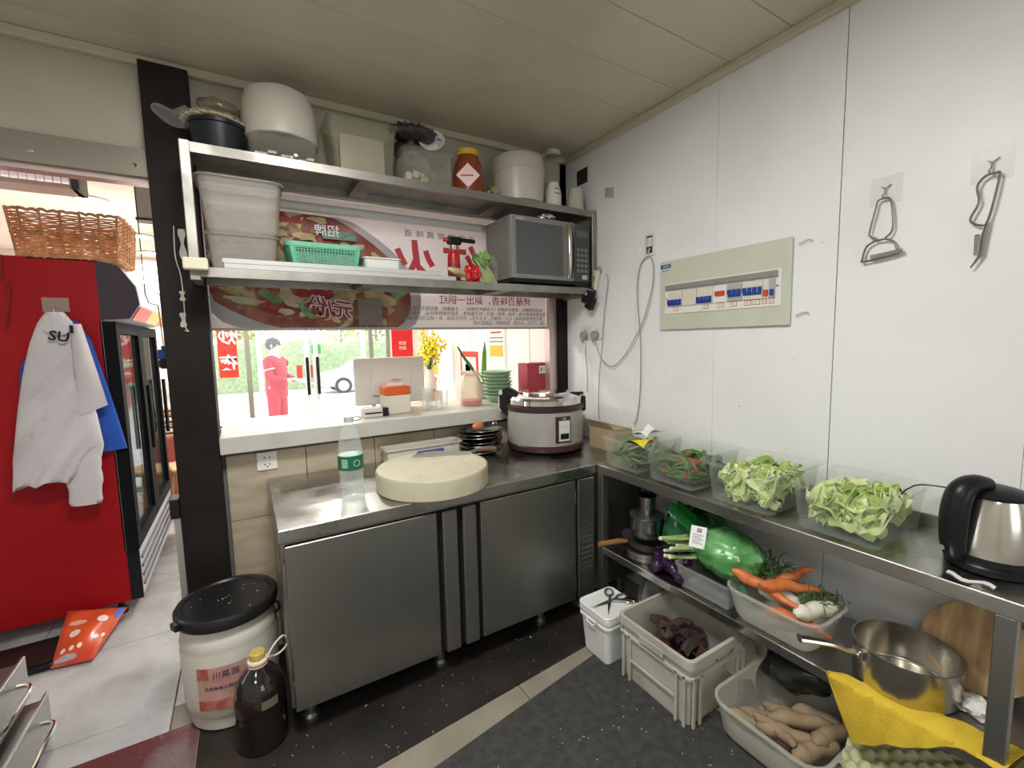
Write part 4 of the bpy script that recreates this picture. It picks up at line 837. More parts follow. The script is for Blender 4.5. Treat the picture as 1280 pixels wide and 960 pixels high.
# yellow cloth over the shelf edge
M_YC = mat('yellow cloth', (.66, .46, .035), .85, c2=(.56, .38, .03), ns=5, bump=.25, bs=90)
def cloth(u, v):
    y = .605-.385*u; Lt = .006+.105*u**.7; hang = .004+.165*min(1, u/.16)*max(0, 1-max(0, u-.16)/.62)   # part on the shelf, part hanging down
    s = v*(Lt+hang); w = .003*math.sin(15*u+4*v)+.0025*math.sin(24*u)
    if s < Lt: return (TF+.001+(Lt-s), y+.015*(v-.5), S0+.0035+abs(w)*1.3+.014*math.exp(-((u-.66)/.1)**2)*math.sin(PI*s/Lt))
    q = s-Lt; return (TF-.003-abs(w)*2-.05*q, y-.10*q+.004*math.sin(20*u), S0+.0035-q)
yc = MB().sheet(cloth, 44, 26, .003).build('yellow_cloth', M_YC); tag(yc, 'yellow cleaning cloth draped over the edge of the lower shelf', 'cloth')
# ------------------------------------------------------------------ on the upper shelf
U0 = Z1+.0005; YS = 2.235
M_FILM = mat('clear film', (.80, .79, .72), .12, alpha=.06, fc=.3, gloss=(.95, .94, .9))
bw = thing('black_bowl', 'black plastic bowl at the pillar end of the upper shelf', 'bowl', (-.022, 2.225, U0))
MB().lathe([(.078, 0), (.084, .004), (.104, .105), (.110, .108), (.110, .122), (.104, .124), (.080, .01), (0, .008)], 40, cap1=False).build('bowl_wall', mat('navy black plastic', (.010, .011, .018), .3), bw)
gr = thing('grain_bag', 'clear bag of pale grains heaped on the black bowl', 'bag', (-.022, 2.225, U0+.125))
R = random.Random(14); gm_ = MB()
for k in range(420):
    a, q = R.uniform(0, 6.28), math.sqrt(R.uniform(0, 1)); x, y = .112*q*math.cos(a)-.01, .105*q*math.sin(a); gm_.ball((x, y, .004+.028*(1-q*q)+R.uniform(0, .008)), (.0065, .005, .0045), 6, 4)
stuff(gm_.build('grains', mat('pale grain', (.50, .42, .24), .6), gr))
MB().ball((-.012, 0, .012), (.118, .11, .032), 24, 12, lambda th, p: 1+.05*math.sin(7*p+th)).build('bag_film', M_FILM, gr)
MB().tube(smooth_path([(-.09, -.02, .012), (-.14, -.03, -.01), (-.185, -.05, .004), (-.205, -.05, .012)]), [.035*(1-i/19)**.7+.004 for i in range(19)], 10, flat=1).build('bag_tail', mat('clear film'), gr)
pk_ = tag(MB().ball((0, 0, 0), (.075, .055, .036), 22, 12, lambda th, p: 1+.07*math.sin(5*p+2*th)*math.sin(th)).build('brown_pouch', mat('brown pouch', (.10, .08, .055), .25, c2=(.16, .13, .08), ns=9, coat=.5)), 'shiny dark brown pouch on top of the grain bag', 'pouch'); place(pk_, (-.015, 2.24, U0+.125+.077), (0, .1, 0))
bb = thing('utensil_bag', 'clear tub of wrapped plastic spoons under the white basin', 'tub', (.205, 2.225, U0))
tub_mesh(.27, .24, .095, .012, rim=.004, r=.05).build('tub_wall', M_FILM, bb)
for k in range(14):
    x = -.10+.016*k; MB().tube([(x, -.09+.01*(k % 3), .02+.004*(k % 5)), (x+.02*math.sin(k), .02, .035+.007*(k % 4)), (x+.03*math.sin(k*2), .08, .05)], [.006, .003, .004], 6, flat=1.6).build('plastic_spoon', mat('clear white plastic', (.75, .74, .70), .2), bb)
wb2 = tag(MB().lathe([(.142, 0), (.146, .004), (.148, .06), (.143, .14), (.128, .19), (.09, .212), (0, .215)], 44, cap1=False).build('white_basin', mat('greyed white plastic', (.47, .445, .375), .35), None, (.205, 2.225, U0+.097)), 'upside-down white plastic basin on the upper shelf', 'basin')
cbx = tub('clear_box', 'tall clear plastic box beside the white basin on the upper shelf', 'box', (.535, 2.235, U0), (.318, .25, .235), .03, mat('dull clear plastic', (.55, .54, .46), .25, alpha=.10, fc=.3, gloss=(.93, .92, .86)), r=.018)
bx('inner_sheet', (-.09, -.02, .02), (.11, -.016, .20), mat('silver sheet', (.62, .62, .6), .3, .5), cbx)
cbx2 = tub('clear_box', 'clear plastic box with bagged cups next to the honey jar', 'box', (.84, 2.235, U0), (.265, .24, .165), .015, M_FILM, r=.015)
cg = thing('cup_bag', 'knotted clear bag of small plastic cups in the clear box', 'bag', (.79, 2.215, U0+.006))
MB().ball((0, 0, .085), (.085, .07, .085), 24, 16, lambda th, p: 1+.06*math.sin(8*p+3*th)).build('bag_film', M_FILM, cg); MB().tube([(0, 0, .155), (.004, 0, .185), (-.02, 0, .215)], [.022, .008, .022], 8).build('knot', M_FILM, cg)
for k in range(6): MB().lathe([(.016, 0), (.022, .028), (.02, .028), (.014, .002)], 12).build('cup', mat('clear white plastic'), cg, (-.035+.035*(k % 3), -.02+.035*(k//3), .03+.018*(k % 2)), (.4*k, .3*k, 0))
MB().ball((.03, -.045, .05), .014, 8, 6).build('lime_cap', mat('lime plastic', (.45, .52, .08), .4), cg)
R = random.Random(17)
def bristle_pad():
    m = MB().ball((0, 0, 0), (.115, .08, .035), 22, 10, lambda th, p: 1+.06*math.sin(9*p)); 
    for k in range(160):
        a, b = R.uniform(0, 6.28), R.uniform(.2, 1.5); d = Vector((math.cos(a)*math.cos(b)*.115, math.sin(a)*math.cos(b)*.08, math.sin(b)*.035)); m.tube([d*.95, d*1.12+Vector((R.uniform(-.005, .005), R.uniform(-.005, .005), R.uniform(0, .006)))], .0022, 5)
    return m
o = tag(bristle_pad().build('dried_seaweed', mat('dark bristle', (.03, .025, .022), .6, c2=(.07, .06, .05), ns=30)), 'dark dried seaweed bundle on top of the clear box', 'seaweed'); place(o, (.80, 2.23, U0+.27))
o = tag(MB().ball((0, 0, 0), (.065, .05, .04), 16, 10, lambda th, p: 1+.1*math.sin(5*p+th*3)).build('black_bag', mat('black film', (.02, .02, .02), .2)), 'crumpled black plastic bag under the dried seaweed', 'bag'); place(o, (.76, 2.27, U0+.202))
wl = thing('white_bowl', 'white bowl with small black print leaning by the honey jar', 'bowl', (.905, 2.24, U0+.168))
MB().lathe([(.025, 0), (.03, .003), (.058, .04), (.064, .055), (.061, .055), (.03, .008), (0, .006)], 30, cap1=False).build('bowl_wall', WHITEP, wl, (0, -.0, .06), (math.radians(68), 0, math.radians(-25)))
for k in range(3): bx('print_mark', (-.004, -.001, -.004), (.004, 0, .004), BLACK, wl, loc=(.01+.011*k, -.045, .09), rot=(0, 0, .4))

hj = thing('honey_jar', 'big jar of red brown honey with yellow lid on the upper shelf', 'jar', (1.085, 2.205, U0))
MB().lathe([(.074, 0), (.082, .008), (.084, .10), (.078, .14), (.07, .165), (.06, .19), (.056, .205)], 36).build('jar_wall', mat('honey plastic', (.24, .05, .012), .12, coat=.6, c2=(.18, .035, .01), ns=5), hj); MB().lathe([(.056, .205), (.058, .207), (.058, .232), (.053, .236)], 30).build('lid', mat('yellow lid', (.62, .42, .02), .4), hj)
ca = math.atan2(-2.205, -1.085); dl = Vector((math.cos(ca), math.sin(ca), 0))
jl = bx('label', (-.043, -.0008, -.043), (.043, .0008, .043), mat('pink label', (.80, .56, .54), .5), hj, loc=dl*.0865+Vector((0, 0, .085)), rot=(0, PI/4, ca+PI/2))
for k in range(3): bx('label_mark', (-.02+.004*k, -.0016, -.004), (.02-.004*k, -.0008, .002), mat('dark red print'), jl, loc=((k-1)*.012, 0, (1-k)*-.012), rot=(0, -PI/4, 0))
fo = tag(MB().ball((0, 0, 0), (.03, .03, .032), 14, 10, lambda th, p: 1+.18*math.sin(5*p+4*th)).build('foil_packet', mat('gold foil', (.42, .36, .22), .3, .8)), 'crumpled foil packet between honey jar and milky bucket', 'packet'); place(fo, (1.195, 2.14, U0+.031))
bk = thing('milky_bucket', 'translucent white bucket on the upper shelf above the microwave', 'bucket', (1.405, 2.215, U0)); MB().lathe([(.125, 0), (.138, .006), (.148, .16), (.15, .215), (.14, .25), (.11, .265), (0, .268)], 44, cap1=False).build('bucket_wall', mat('greyed white plastic'), bk); MB().lathe([(.149, .165), (.152, .168), (.152, .176), (.149, .18)], 44).build('band', mat('greyed white plastic'), bk)
tb_ = thing('sauce_bottle', 'cream sauce bottle with printed face under a clear tumbler', 'bottle', (1.625, 2.185, U0)); MB().lathe([(.045, 0), (.05, .006), (.05, .09), (.038, .135), (.036, .15)], 28).build('bottle_wall', mat('cream plastic', (.68, .66, .56), .4), tb_); MB().tube(smooth_path([(-.018, -.046, .105), (-.008, -.0465, .112), (.004, -.047, .105)]), .0025, 6).build('print_mark', BLACK, tb_); MB().tube(smooth_path([(-.02, -.05, .085), (.0, -.052, .08), (.015, -.05, .085)]), .002, 6).build('print_mark', BLACK, tb_)
tm = thing('clear_tumbler', 'clear tumbler upside down with white lid over the sauce bottle', 'tumbler', (1.625, 2.185, U0+.151)); MB().lathe([(.04, 0), (.042, .003), (.044, .15), (.042, .152)], 28).build('tumbler_wall', M_FILM, tm); MB().lathe([(.045, .152), (.046, .155), (.046, .178), (.042, .182)], 28).build('lid', mat('greyed white plastic'), tm)
wc = thing('white_cup', 'white paper cup at the wall end of the upper shelf', 'cup', (1.765, 2.15, U0)); MB().lathe([(.052, 0), (.053, .004), (.042, .125), (.040, .125), (.0, .12)], 28, cap1=False).build('cup_wall', mat('greyed white plastic'), wc); MB().lathe([(.052, .0), (.0555, .003), (.052, .006)], 28).build('rim', mat('greyed white plastic'), wc)

# ------------------------------------------------------------------ on the lower shelf of the wall unit
L0 = Z2+.0005
tub('plastic_tub', 'white plastic tub under the larger tub at the pillar end', 'tub', (.035, 2.235, L0), (.27, .21, .145), .02, mat('greyish milky plastic', (.52, .48, .41), .35, alpha=.30, fc=.3), rim=.01, r=.03)
tub('plastic_tub', 'large milky tub stacked on the white tub at the pillar end', 'tub', (.038, 2.235, L0+.147), (.315, .245, .215), .03, mat('greyish milky plastic'), rim=.012, r=.035)
def green_basket():
    t = thing('green_basket', 'mint green plastic basket with square mesh sides on the lower shelf', 'basket', (.345, 2.225, L0)); M_G = mat('mint plastic', (.16, .50, .33), .35)
    w, d, h = .158, .10, .135; R_ = lambda q, z, e=0: rrect(0, 0, (w-e)*(.86+.14*q), (d-e)*(.86+.14*q), .03, z, 4)
    MB().rings([R_(1, h-.018), R_(1.12, h-.006), R_(1.12, h), R_(1, h, .004), R_(1, h-.018, .004)], False, False).rings([R_(1, h-.018, .004), R_(1, h-.018)], False, False).build('rim', M_G, t)
    MB().rings([R_(0, 0), R_(.15, .018), R_(.15, .018, .004), R_(0, .004, .004)]).build('base', M_G, t)
    m = MB(); n = 20
    for sgn in (-1, 1):
        for k in range(n+1):
            u = -1+2*k/n; m.tube([(u*(w-.03)*.88, sgn*d*.885, .015), (u*(w-.03), sgn*d*.99, h-.015)], .0022, 4)
        for k in range(9):
            z = .02+(h-.04)*k/8; q = .86+.14*z/h; m.tube([(-(w-.028)*q, sgn*d*(q+.005), z), ((w-.028)*q, sgn*d*(q+.005), z)], .0022, 4)
    stuff(m.build('mesh_side', M_G, t))
    for sx in (-1, 1):
        e = MB(); rs = []
        for q, z in ((.86, .012), (1, h-.012)):
            rs.append([(sx*(w-.035)*q, -d*q, z), (sx*(w-.012)*q, -d*q*.95, z), (sx*w*q, -d*q*.6, z), (sx*w*q, d*q*.6, z), (sx*(w-.012)*q, d*q*.95, z), (sx*(w-.035)*q, d*q, z), (sx*(w-.036)*q, d*q*.97, z), (sx*(w-.014)*q, d*q*.9, z), (sx*(w-.004)*q, d*q*.55, z), (sx*(w-.004)*q, -d*q*.55, z), (sx*(w-.014)*q, -d*q*.9, z), (sx*(w-.036)*q, -d*q*.97, z)])
        e.rings(rs).build('end_wall', M_G, t)
green_basket()
o = tag(MB().ball((0, 0, 0), (.04, .03, .022), 14, 8, lambda th, p: 1+.25*math.sin(6*p+5*th)).build('dried_mushrooms', mat('black fungus', (.02, .018, .016), .6)), 'dark dried fungus showing over the rim of the green basket', 'fungus'); place(o, (.285, 2.21, L0+.135))
o = tag(MB().rbox((-.13, -.065, 0), (.13, .065, .105), .02).build('packed_goods', mat('grey pack', (.28, .30, .27), .5, c2=(.5, .52, .48), ns=14)), 'grey packs filling the green basket', 'pack'); place(o, (.35, 2.225, L0+.02))
o = MB().tube(smooth_path([(.0, 0, 0), (.03, 0, .05), (.075, 0, .06), (.10, 0, .035), (.09, 0, 0), (.06, 0, -.02)]), .0014, 5).build('wire_loop', DSTEEL); tag(o, 'thin wire loop sticking out of the green basket', 'wire'); place(o, (.42, 2.24, L0+.15))
tub('white_tub', 'small white rectangular tub next to the green basket', 'tub', (.60, 2.225, L0), (.185, .15, .098), .014, mat('white tub plastic', (.72, .73, .68), .35), rim=.006, r=.015)
ctr = thing('metal_tray', 'low silver tray with black lid beside the small white tub', 'tray', (.80, 2.20, L0)); tub_mesh(.21, .13, .028, .01, rim=.006, r=.01).build('tray', STEEL, ctr); bx('lid', (-.11, -.055, .029), (.07, .055, .043), BLACK, ctr, .01)
tc = thing('blow_torch', 'red gas canister with black blow torch head on the lower shelf', 'torch', (1.0, 2.235, L0))
MB().lathe([(.031, 0), (.033, .004), (.033, .15), (.028, .165), (.018, .17), (.018, .185)], 24).build('canister', mat('red canister', (.48, .015, .02), .3), tc); MB().lathe([(.0335, .05), (.0338, .052), (.0338, .11), (.0335, .112)], 24).build('canister_label', mat('maroon label', (.30, .02, .05), .4), tc)
MB().lathe([(.020, .182), (.022, .186), (.022, .205), (.014, .212)], 20).build('collar', CHROME, tc); MB().rbox((-.035, -.018, .21), (.045, .018, .25), .012).build('torch_head', BLACK, tc); MB().tube([(.04, 0, .238), (.125, 0, .236)], [.011, .012], 12).build('nozzle', BLACK, tc); MB().tube([(-.034, 0, .232), (-.055, 0, .232)], .012, 12).build('valve_knob', mat('red knob', (.6, .05, .02), .4), tc); MB().rbox((.02, -.006, .188), (.034, .006, .212), .003).build('trigger', mat('orange plastic', (.65, .2, .02), .4), tc)
ginger = tag(MB().ball((0, 0, 0), (.052, .03, .02), 18, 10, lambda th, p: 1+.12*math.sin(3*p+th*2)).build('ginger_piece', mat('ginger', (.62, .53, .33), .6, c2=(.42, .30, .16), ns=14)), 'cut pale ginger piece in front of the blow torch', 'ginger'); place(ginger, (.965, 2.135, L0+.05), (0, .2, .1))
rbg = tag(MB().ball((0, 0, 0), (.042, .035, .045), 26, 18, lambda th, p: 1+.2*math.sin(5*p+3*th)*math.sin(th)+.1*math.sin(9*p-4*th)).build('red_packet', mat('red packet film', (.52, .015, .015), .2, coat=.5)), 'crumpled red plastic packet beside the blow torch', 'packet'); place(rbg, (1.065, 2.15, L0+.05))
lb_ = thing('bagged_celery', 'bunch of pale green celery in a clear bag beside the microwave', 'celery', (1.17, 2.17, L0))
R = random.Random(6)
for k in range(9): MB().tube([(.05-.012*k*.6, .0+.008*(k % 3), .012), (.02-.014*k*.5, .008*(k % 3), .06), (-.03-.007*k+.02*(k % 2), .01*(k % 3), .125)], [.007, .0075, .004], 7).build('stalk', mat('celery stalk', (.42, .52, .24), .45), lb_)
for k in range(12): leafpiece(60+k, .035, .05).build('leaf', mat('celery leaf', (.22, .42, .10), .5), lb_, (-.035+R.uniform(-.03, .04), R.uniform(-.015, .03), .11+R.uniform(-.03, .035)), (R.uniform(-1.5, 1.5), R.uniform(-1.5, 1.5), R.uniform(0, 6)))
MB().ball((-.005, .005, .08), (.075, .04, .085), 20, 12, lambda th, p: 1+.06*math.sin(7*p+4*th)).build('bag_film', M_FILM, lb_)
br = thing('aluminium_bars', 'pair of long white aluminium bars along the lower shelf front', 'bars', (-.04, 2.098, L0)); bx('bar', (0, -.009, 0), (.985, .011, .02), mat('white bar', (.50, .505, .49), .4, .3), br, .003); bx('bar', (-.005, -.006, .0205), (.90, .012, .04), mat('white bar'), br, .003)
ff_ = tag(bx('foam_block', (-.04, -.016, -.022), (.04, .016, .022), mat('cream foam', (.70, .66, .48), .9), None, .008), 'cream foam block on the corner of the lower shelf by the pillar', 'foam'); place(ff_, (-.128, 2.066, 1.742))

mwv = thing('microwave', 'grey microwave oven with dark door at the wall end of the lower shelf', 'microwave', (1.262, 2.075, L0))
bx('case', (0, .018, .03), (.545, .285, .365), mat('grey case', (.23, .225, .21), .4, .3), mwv, .008)
dr_ = bx('door', (0, -.004, .032), (.425, .018, .363), mat('grey door', (.20, .20, .19), .3), mwv, .004); bx('door_window', (.03, -.0065, .055), (.345, -.004, .335), mat('dark door glass', (.085, .09, .09), .12), dr_, .002)
text('Galanz', .022, mat('silver print', (.6, .6, .58), .4), dr_, (.055, -.0075, .347), FACEY)
hp_ = smooth_path([(.385, -.006, .05), (.375, -.03, .10), (.37, -.04, .20), (.375, -.03, .30), (.385, -.006, .35)], 5); MB().tube(hp_, .009, 10, flat=1.3).build('handle', mat('champagne handle', (.55, .50, .42), .25, .9), dr_)
hq = smooth_path([(.40, -.005, .05), (.41, -.006, .12), (.412, -.006, .20), (.41, -.006, .28), (.40, -.005, .35)], 5); MB().tube(hq, .008, 8).build('handle_recess', BLACK, dr_)
cpn = bx('control_panel', (.428, -.004, .032), (.545, .018, .363), mat('dark control panel', (.05, .05, .05), .25), mwv, .004); bx('display', (.445, -.0055, .285), (.53, -.004, .325), mat('display', (.10, .12, .12), .2), cpn)
for a in range(5):
    for b in range(3): bx('button', (.446+b*.029, -.006, .085+a*.03), (.468+b*.029, -.004, .103+a*.03), mat('grey key', (.16, .16, .155), .4), cpn, .001)
bx('start_button', (.485, -.006, .045), (.525, -.004, .07), mat('pale key', (.5, .5, .48), .4), cpn, .001)
for x in (.05, .49):
    for y in (.05, .24): MB().lathe([(.014, 0), (.016, .03)], 10).build('foot', BLACK, mwv, (x, y, 0))
bx('base_strip', (.01, .0, .012), (.535, .2, .031), BLACK, mwv)
wd = tag(bx('wood_offcut', (0, 0, 0), (.16, .05, .012), mat('pale wood'), None, .002), 'thin pale wood offcut on top of the microwave', 'wood'); place(wd, (1.30, 2.12, L0+.366))
fl_ = tag(MB().ball((0, 0, 0), (.055, .03, .02), 18, 10, lambda th, p: 1+.2*math.sin(6*p+5*th)).build('foil_ball', mat('aluminium foil', (.7, .7, .68), .2, 1)), 'crumpled foil on top of the microwave', 'foil'); place(fl_, (1.53, 2.12, L0+.387))
cbm = lab(MB().tube(smooth_path([(1.60, 2.10, L0+.02), (1.66, 2.055, L0+.012), (1.75, 2.05, L0+.0), (1.80, 2.045, L0-.01), (1.845, 2.06, 1.715)]), .0045, 8).build('power_cord', BLACK), 'black cord'); adopt(cbm, mwv)

# ------------------------------------------------------------------ on the right wall
def fuse_box():
    zx = lambda a, b: at(820+a*.1406, 290+b*.1407, x=XW)
    t = thing('fuse_box', 'wide pale green fuse box cover with blue breakers on the white wall', 'fuse box', (XW, 1.2745, 1.639))   # local x runs to the right along the wall
    t.rotation_euler = (0, 0, -PI/2); W_, H_ = .323, .172
    f = lambda a, b: (lambda p: (1.2745-p.y, p.z-1.639))(zx(a, b))
    bx('cover', (-W_, -.016, -H_), (W_, 0, H_), mat('pale green enamel', (.56, .58, .47), .4, c2=(.48, .49, .39), ns=4, lo=.5, hi=.85), t, .006)
    x0, zt = f(105, 470); x1, zb_ = f(1130, 655); zt2 = f(1120, 320)[1]; zb2 = f(95, 735)[1]; zt, zb_ = (zt+zt2)/2, (zb_+zb2)/2
    bx('window_frame', (x0, -.020, zb_), (x1, -.0155, zt), mat('white window frame', (.74, .74, .70), .35), t, .004)
    bx('hinged_flap', (x0+.008, -.032, zt-.032), (x1-.012, -.0205, zt-.008), mat('smoked flap', (.26, .26, .24), .2), t, .004)
    zc = zb_+(zt-zb_)*.42; CRM = mat('breaker cream', (.66, .63, .52), .45); BLU = mat('breaker blue', (.01, .05, .30), .4); GRY = mat('breaker grey', (.40, .40, .37), .45); WHT = mat('breaker white', (.76, .75, .7), .4)
    def brk(a0, a1, m, levers, col, up=False):
        xa, xb = f(a0, 560)[0], f(a1, 560)[0]; b = bx('breaker', (xa+.001, -.027, zc-.028), (xb-.001, -.020, zc+.048), m, t, .002)
        for k in range(levers):
            c = xa+(xb-xa)*(k+.5)/levers; w = (xb-xa)/levers*.36; bx('lever', (c-w, -.036, zc-.012+(.014 if up else -.006)), (c+w, -.0272, zc+.012+(.010 if up else -.006)), col, b, .002)
        if levers > 1: bx('lever_bar', (xa+.004, -.031, zc-.024+(.014 if up else 0)), (xb-.004, -.0272, zc-.013+(.014 if up else 0)), col, b, .001)
    brk(135, 262, CRM, 4, BLU); brk(268, 388, CRM, 0, BLU); brk(392, 532, CRM, 4, BLU); brk(545, 660, WHT, 1, mat('red knob'), True); brk(666, 792, GRY, 3, BLU, True); brk(800, 978, CRM, 4, BLU, True); brk(986, 1036, CRM, 1, mat('red knob')); brk(1042, 1088, GRY, 1, BLU)
    bx('test_button', (f(580, 500)[0], -.030, zc+.008), (f(600, 500)[0], -.0272, zc+.022), BLACK, t)
    INK = mat('red ink', (.62, .12, .08), .6); PAP = mat('label paper', (.78, .72, .64), .6)
    for a, b in ((175, 222), (437, 490), (570, 628), (682, 745), (808, 872), (885, 950), (965, 1010), (1028, 1072)):
        xa, xb = f(a, 620)[0], f(b, 620)[0]; l_ = bx('circuit_label', (xa, -.0215, zb_+.012), (xb, -.0201, zb_+.034), INK, t, .002); bx('label_face', (xa+.0025, -.0222, zb_+.0145), (xb-.0025, -.0216, zb_+.0315), PAP, l_, .001); text('灯', .012, mat('grey ink'), l_, ((xa+xb)/2, -.0226, zb_+.023), FACEY, ex=.0003)
    bx('maker_sticker', (-W_+.008, -.0172, H_-.035), (-W_+.07, -.0162, H_-.016), mat('blue sticker', (.02, .07, .30), .4), t)
    text('DELIXI', .013, WHITEP, t, (-W_+.042, -.0176, H_-.0255), FACEY, ex=.0003); text('德力西电气', .010, mat('grey ink'), t, (-W_+.042, -.0166, H_-.047), FACEY, ex=.0003)
    for a, b in ((118, 597), (1105, 478)): q = f(a, b); MB().lathe([(.004, 0), (.004, .003)], 8).build('screw', mat('blue sticker'), t, (q[0], -.020, q[1]), (PI/2, 0, 0))
fuse_box()
M_GP = mat('grey plug', (.30, .30, .28), .5); M_GCB = mat('grey cable', (.36, .36, .33), .5)
for yy, l in ((2.185, 'white wall socket with grey plug nearer the black post'), (2.083, 'white wall socket with grey plug and looped cable')):
    t = socket('wall_socket', l, (XW-.0005, yy, 1.468), -PI/2, w=.098)
    pl_ = MB().lathe([(.026, 0), (.027, .004), (.026, .026), (.018, .034)], 20).build('plug', M_GP, t, (-.003, -.0095, -.018), (PI/2, 0, 0))
    MB().tube([(-.003, -.03, -.022), (-.003, -.036, -.045), (-.003, -.034, -.06)], [.010, .008, .005], 8).build('plug_tail', M_GP, t)
W = lambda a, b, d=.012: at(a, b, x=XW-d)
def cable(pts, label, r=.0035, m=None):
    return tag(MB().tube(smooth_path(pts, 6), r, 6).build('cable', m or M_GCB), label, 'cable')
cable([W(811, 320), W(802, 328), W(797, 350), W(797, 380), W(800, 415), W(801, 450), W(800, 490), W(796, 522), W(792, 530, .02)], 'grey cable hanging straight down from the wall outlet box')
cable([W(813, 320, .016), W(817, 335, .016), W(815, 360, .018), W(806, 395, .022), W(795, 420, .022), W(780, 445, .022), W(766, 458, .022), W(755, 452, .024), W(748, 440, .028), W(745, 428, .036)], 'grey cable looping from the outlet box to the wall socket')
cable([W(732, 428, .036), W(732, 445, .02), W(734, 465, .02), W(734, 490, .03)], 'thin grey cable dropping behind the rice cooker', .0028)
cable([W(757, 342, .02), W(760, 352, .014), W(756, 385), W(754, 410), W(752, 440), W(749, 470), W(748, 505), W(749, 525, .03)], 'grey cable from the power strip down to the cardboard box', .0028)
ps = thing('power_strip', 'cream power strip hung on the wall under the microwave', 'power strip', (XW-.002, 2.10, 1.745), -PI/2); M_CS = mat('cream plastic')
sb = bx('strip', (-.026, -.03, -.12), (.026, 0, .10), mat('cream strip', (.68, .66, .52), .4), ps, .008, rot=(0, .30, 0)); MB().tube(smooth_path([(.0, -.015, .10), (.012, -.016, .122), (.03, -.016, .118), (.034, -.016, .09)]), .004, 8).build('loop', M_GCB, sb)
bx('pilot_switch', (-.012, -.034, .03), (.01, -.03, .06), mat('slate end'), sb)
ad = thing('power_adapter', 'black power adapters plugged into the cream power strip', 'adapter', (XW-.037, 2.085, 1.69), -PI/2); bx('adapter_body', (-.045, -.05, -.05), (.025, 0, .03), BLACK, ad, .008, rot=(0, .35, 0)); bx('adapter_body', (-.005, -.04, -.075), (.05, -.0, .0), BLACK, ad, .008, rot=(0, .5, 0)); bx('adapter_label', (-.03, -.052, .0), (.0, -.0505, .018), mat('pink label'), ad, rot=(0, .35, 0))
ob = thing('outlet_box', 'open outlet box with dark hole high on the white wall', 'outlet', (XW-.0005, 1.675, 1.918), -PI/2); m_ = MB()
for a, b in (((-.036, -.008, -.06), (.036, 0, -.045)), ((-.036, -.008, .045), (.036, 0, .06)), ((-.036, -.008, -.045), (-.022, 0, .045)), ((.022, -.008, -.045), (.036, 0, .045))): m_.box(a, b)
m_.build('frame', M_SOCK, ob); bx('hole', (-.0215, -.003, -.0445), (.0215, -.0005, .0445), mat('dark cavity', (.03, .025, .02), .8), ob); bx('tape', (-.018, -.005, -.01), (.016, -.0031, .036), mat('cream plastic'), ob)
MB().tube([(.0, -.004, -.02), (.0, -.012, -.035), (.0, -.012, -.05)], .006, 8).build('gland', M_GCB, ob)
bx('torn_patch', (0, 0, 0), (.001, .001, .001), M_JOINT); bpy.data.objects.remove(bpy.data.objects['torn_patch'])
p_ = at(728, 221, x=XW); o = tag(bx('cover_plate', (-.004, -.05, -.045), (0, .05, .045), mat('dark plate', (.03, .025, .015), .6), None, .003), 'small dark square plate near the ceiling corner', 'plate'); place(o, p_-Vector((.0005, 0, 0)))
p_ = at(762, 243, x=XW); o = tag(MB().sheet(lambda u, v: (-.001-.004*math.sin(3*u), .07*(u-.5), .055*(v-.5)+.02*u), 5, 4, .0008).build('paper_scrap', mat('grey paper', (.42, .40, .36), .7)), 'torn grey paper scrap stuck on the wall by the corner', 'paper'); place(o, p_-Vector((.001, 0, 0)))
for (a, b, l) in ((1008, 303, 'peeling flake of white paint above the fuse box corner'), (1004, 393, 'peeling flake of white paint below the fuse box corner')):
    p_ = at(a, b, x=XW); o = tag(MB().sheet(lambda u, v: (-.002-.008*v*v, .05*(u-.5), .012*(v-.5)+.005*math.sin(5*u)), 6, 3, .0008).build('paint_flake', mat('flake paint', (.72, .71, .68), .6)), l, 'paint flake'); place(o, p_)
R = random.Random(31); m_ = MB()
for k in range(46): a, b = R.uniform(730, 1030), R.uniform(240, 560); p_ = at(a, b, x=XW-.0004); m_.ball(tuple(p_), (.0007, R.uniform(.0008, .003), R.uniform(.0008, .003)), 6, 4)
o = stuff(m_.build('wall_stains', mat('brown specks', (.20, .15, .10), .8), wr))

def hook(px, py, label):
    p_ = at(px, py, x=XW); t = thing('clear_hook', label, 'hook', (XW-.0005, p_.y, p_.z), -PI/2)
    bx('plate', (-.043, -.0025, -.045), (.043, 0, .045), mat('hook film', (.78, .78, .76), .2, alpha=.10, fc=.2), t, .003); MB().tube(smooth_path([(-.012, -.003, .012), (.0, -.008, .004), (0, -.012, -.012), (0, -.022, -.025), (0, -.028, -.018)]), .0028, 8).build('peg', CHROME, t); MB().tube([(.014, -.003, .016), (0, -.008, .004)], .0022, 6).build('peg_arm', CHROME, t); return p_
M_WR = mat('dull wire', (.30, .29, .27), .3, 1)
p_ = hook(1108, 238, 'clear adhesive hook holding the wide vegetable peeler')
pe = thing('vegetable_peeler', 'wide wire peeler hanging on a clear hook beside the fuse box', 'peeler', (XW-.018, p_.y, p_.z-.028), -PI/2)
MB().tube(smooth_path([(0, 0, 0), (-.014, 0, -.004), (-.02, 0, -.03), (-.034, 0, -.105), (-.03, 0, -.118), (-.012, 0, -.13), (-.012, 0, -.134), (.012, 0, -.134), (.012, 0, -.13), (.03, 0, -.105), (.024, 0, -.03), (.016, 0, -.004), (0, 0, 0)], 4), .003, 8).build('handle_wire', M_WR, pe)
MB().tube(smooth_path([(-.012, 0, -.134), (-.04, 0, -.15), (-.05, 0, -.19), (-.045, 0, -.2), (.042, 0, -.19), (.045, 0, -.18), (.036, 0, -.148), (.012, 0, -.134)], 4), .0034, 8).build('head_wire', M_WR, pe); bx('blade', (-.046, -.004, -.192), (.043, .004, -.178), CHROME, pe, .002, rot=(0, -.10, 0))
p_ = hook(1241, 206, 'clear adhesive hook holding the straight vegetable peeler')
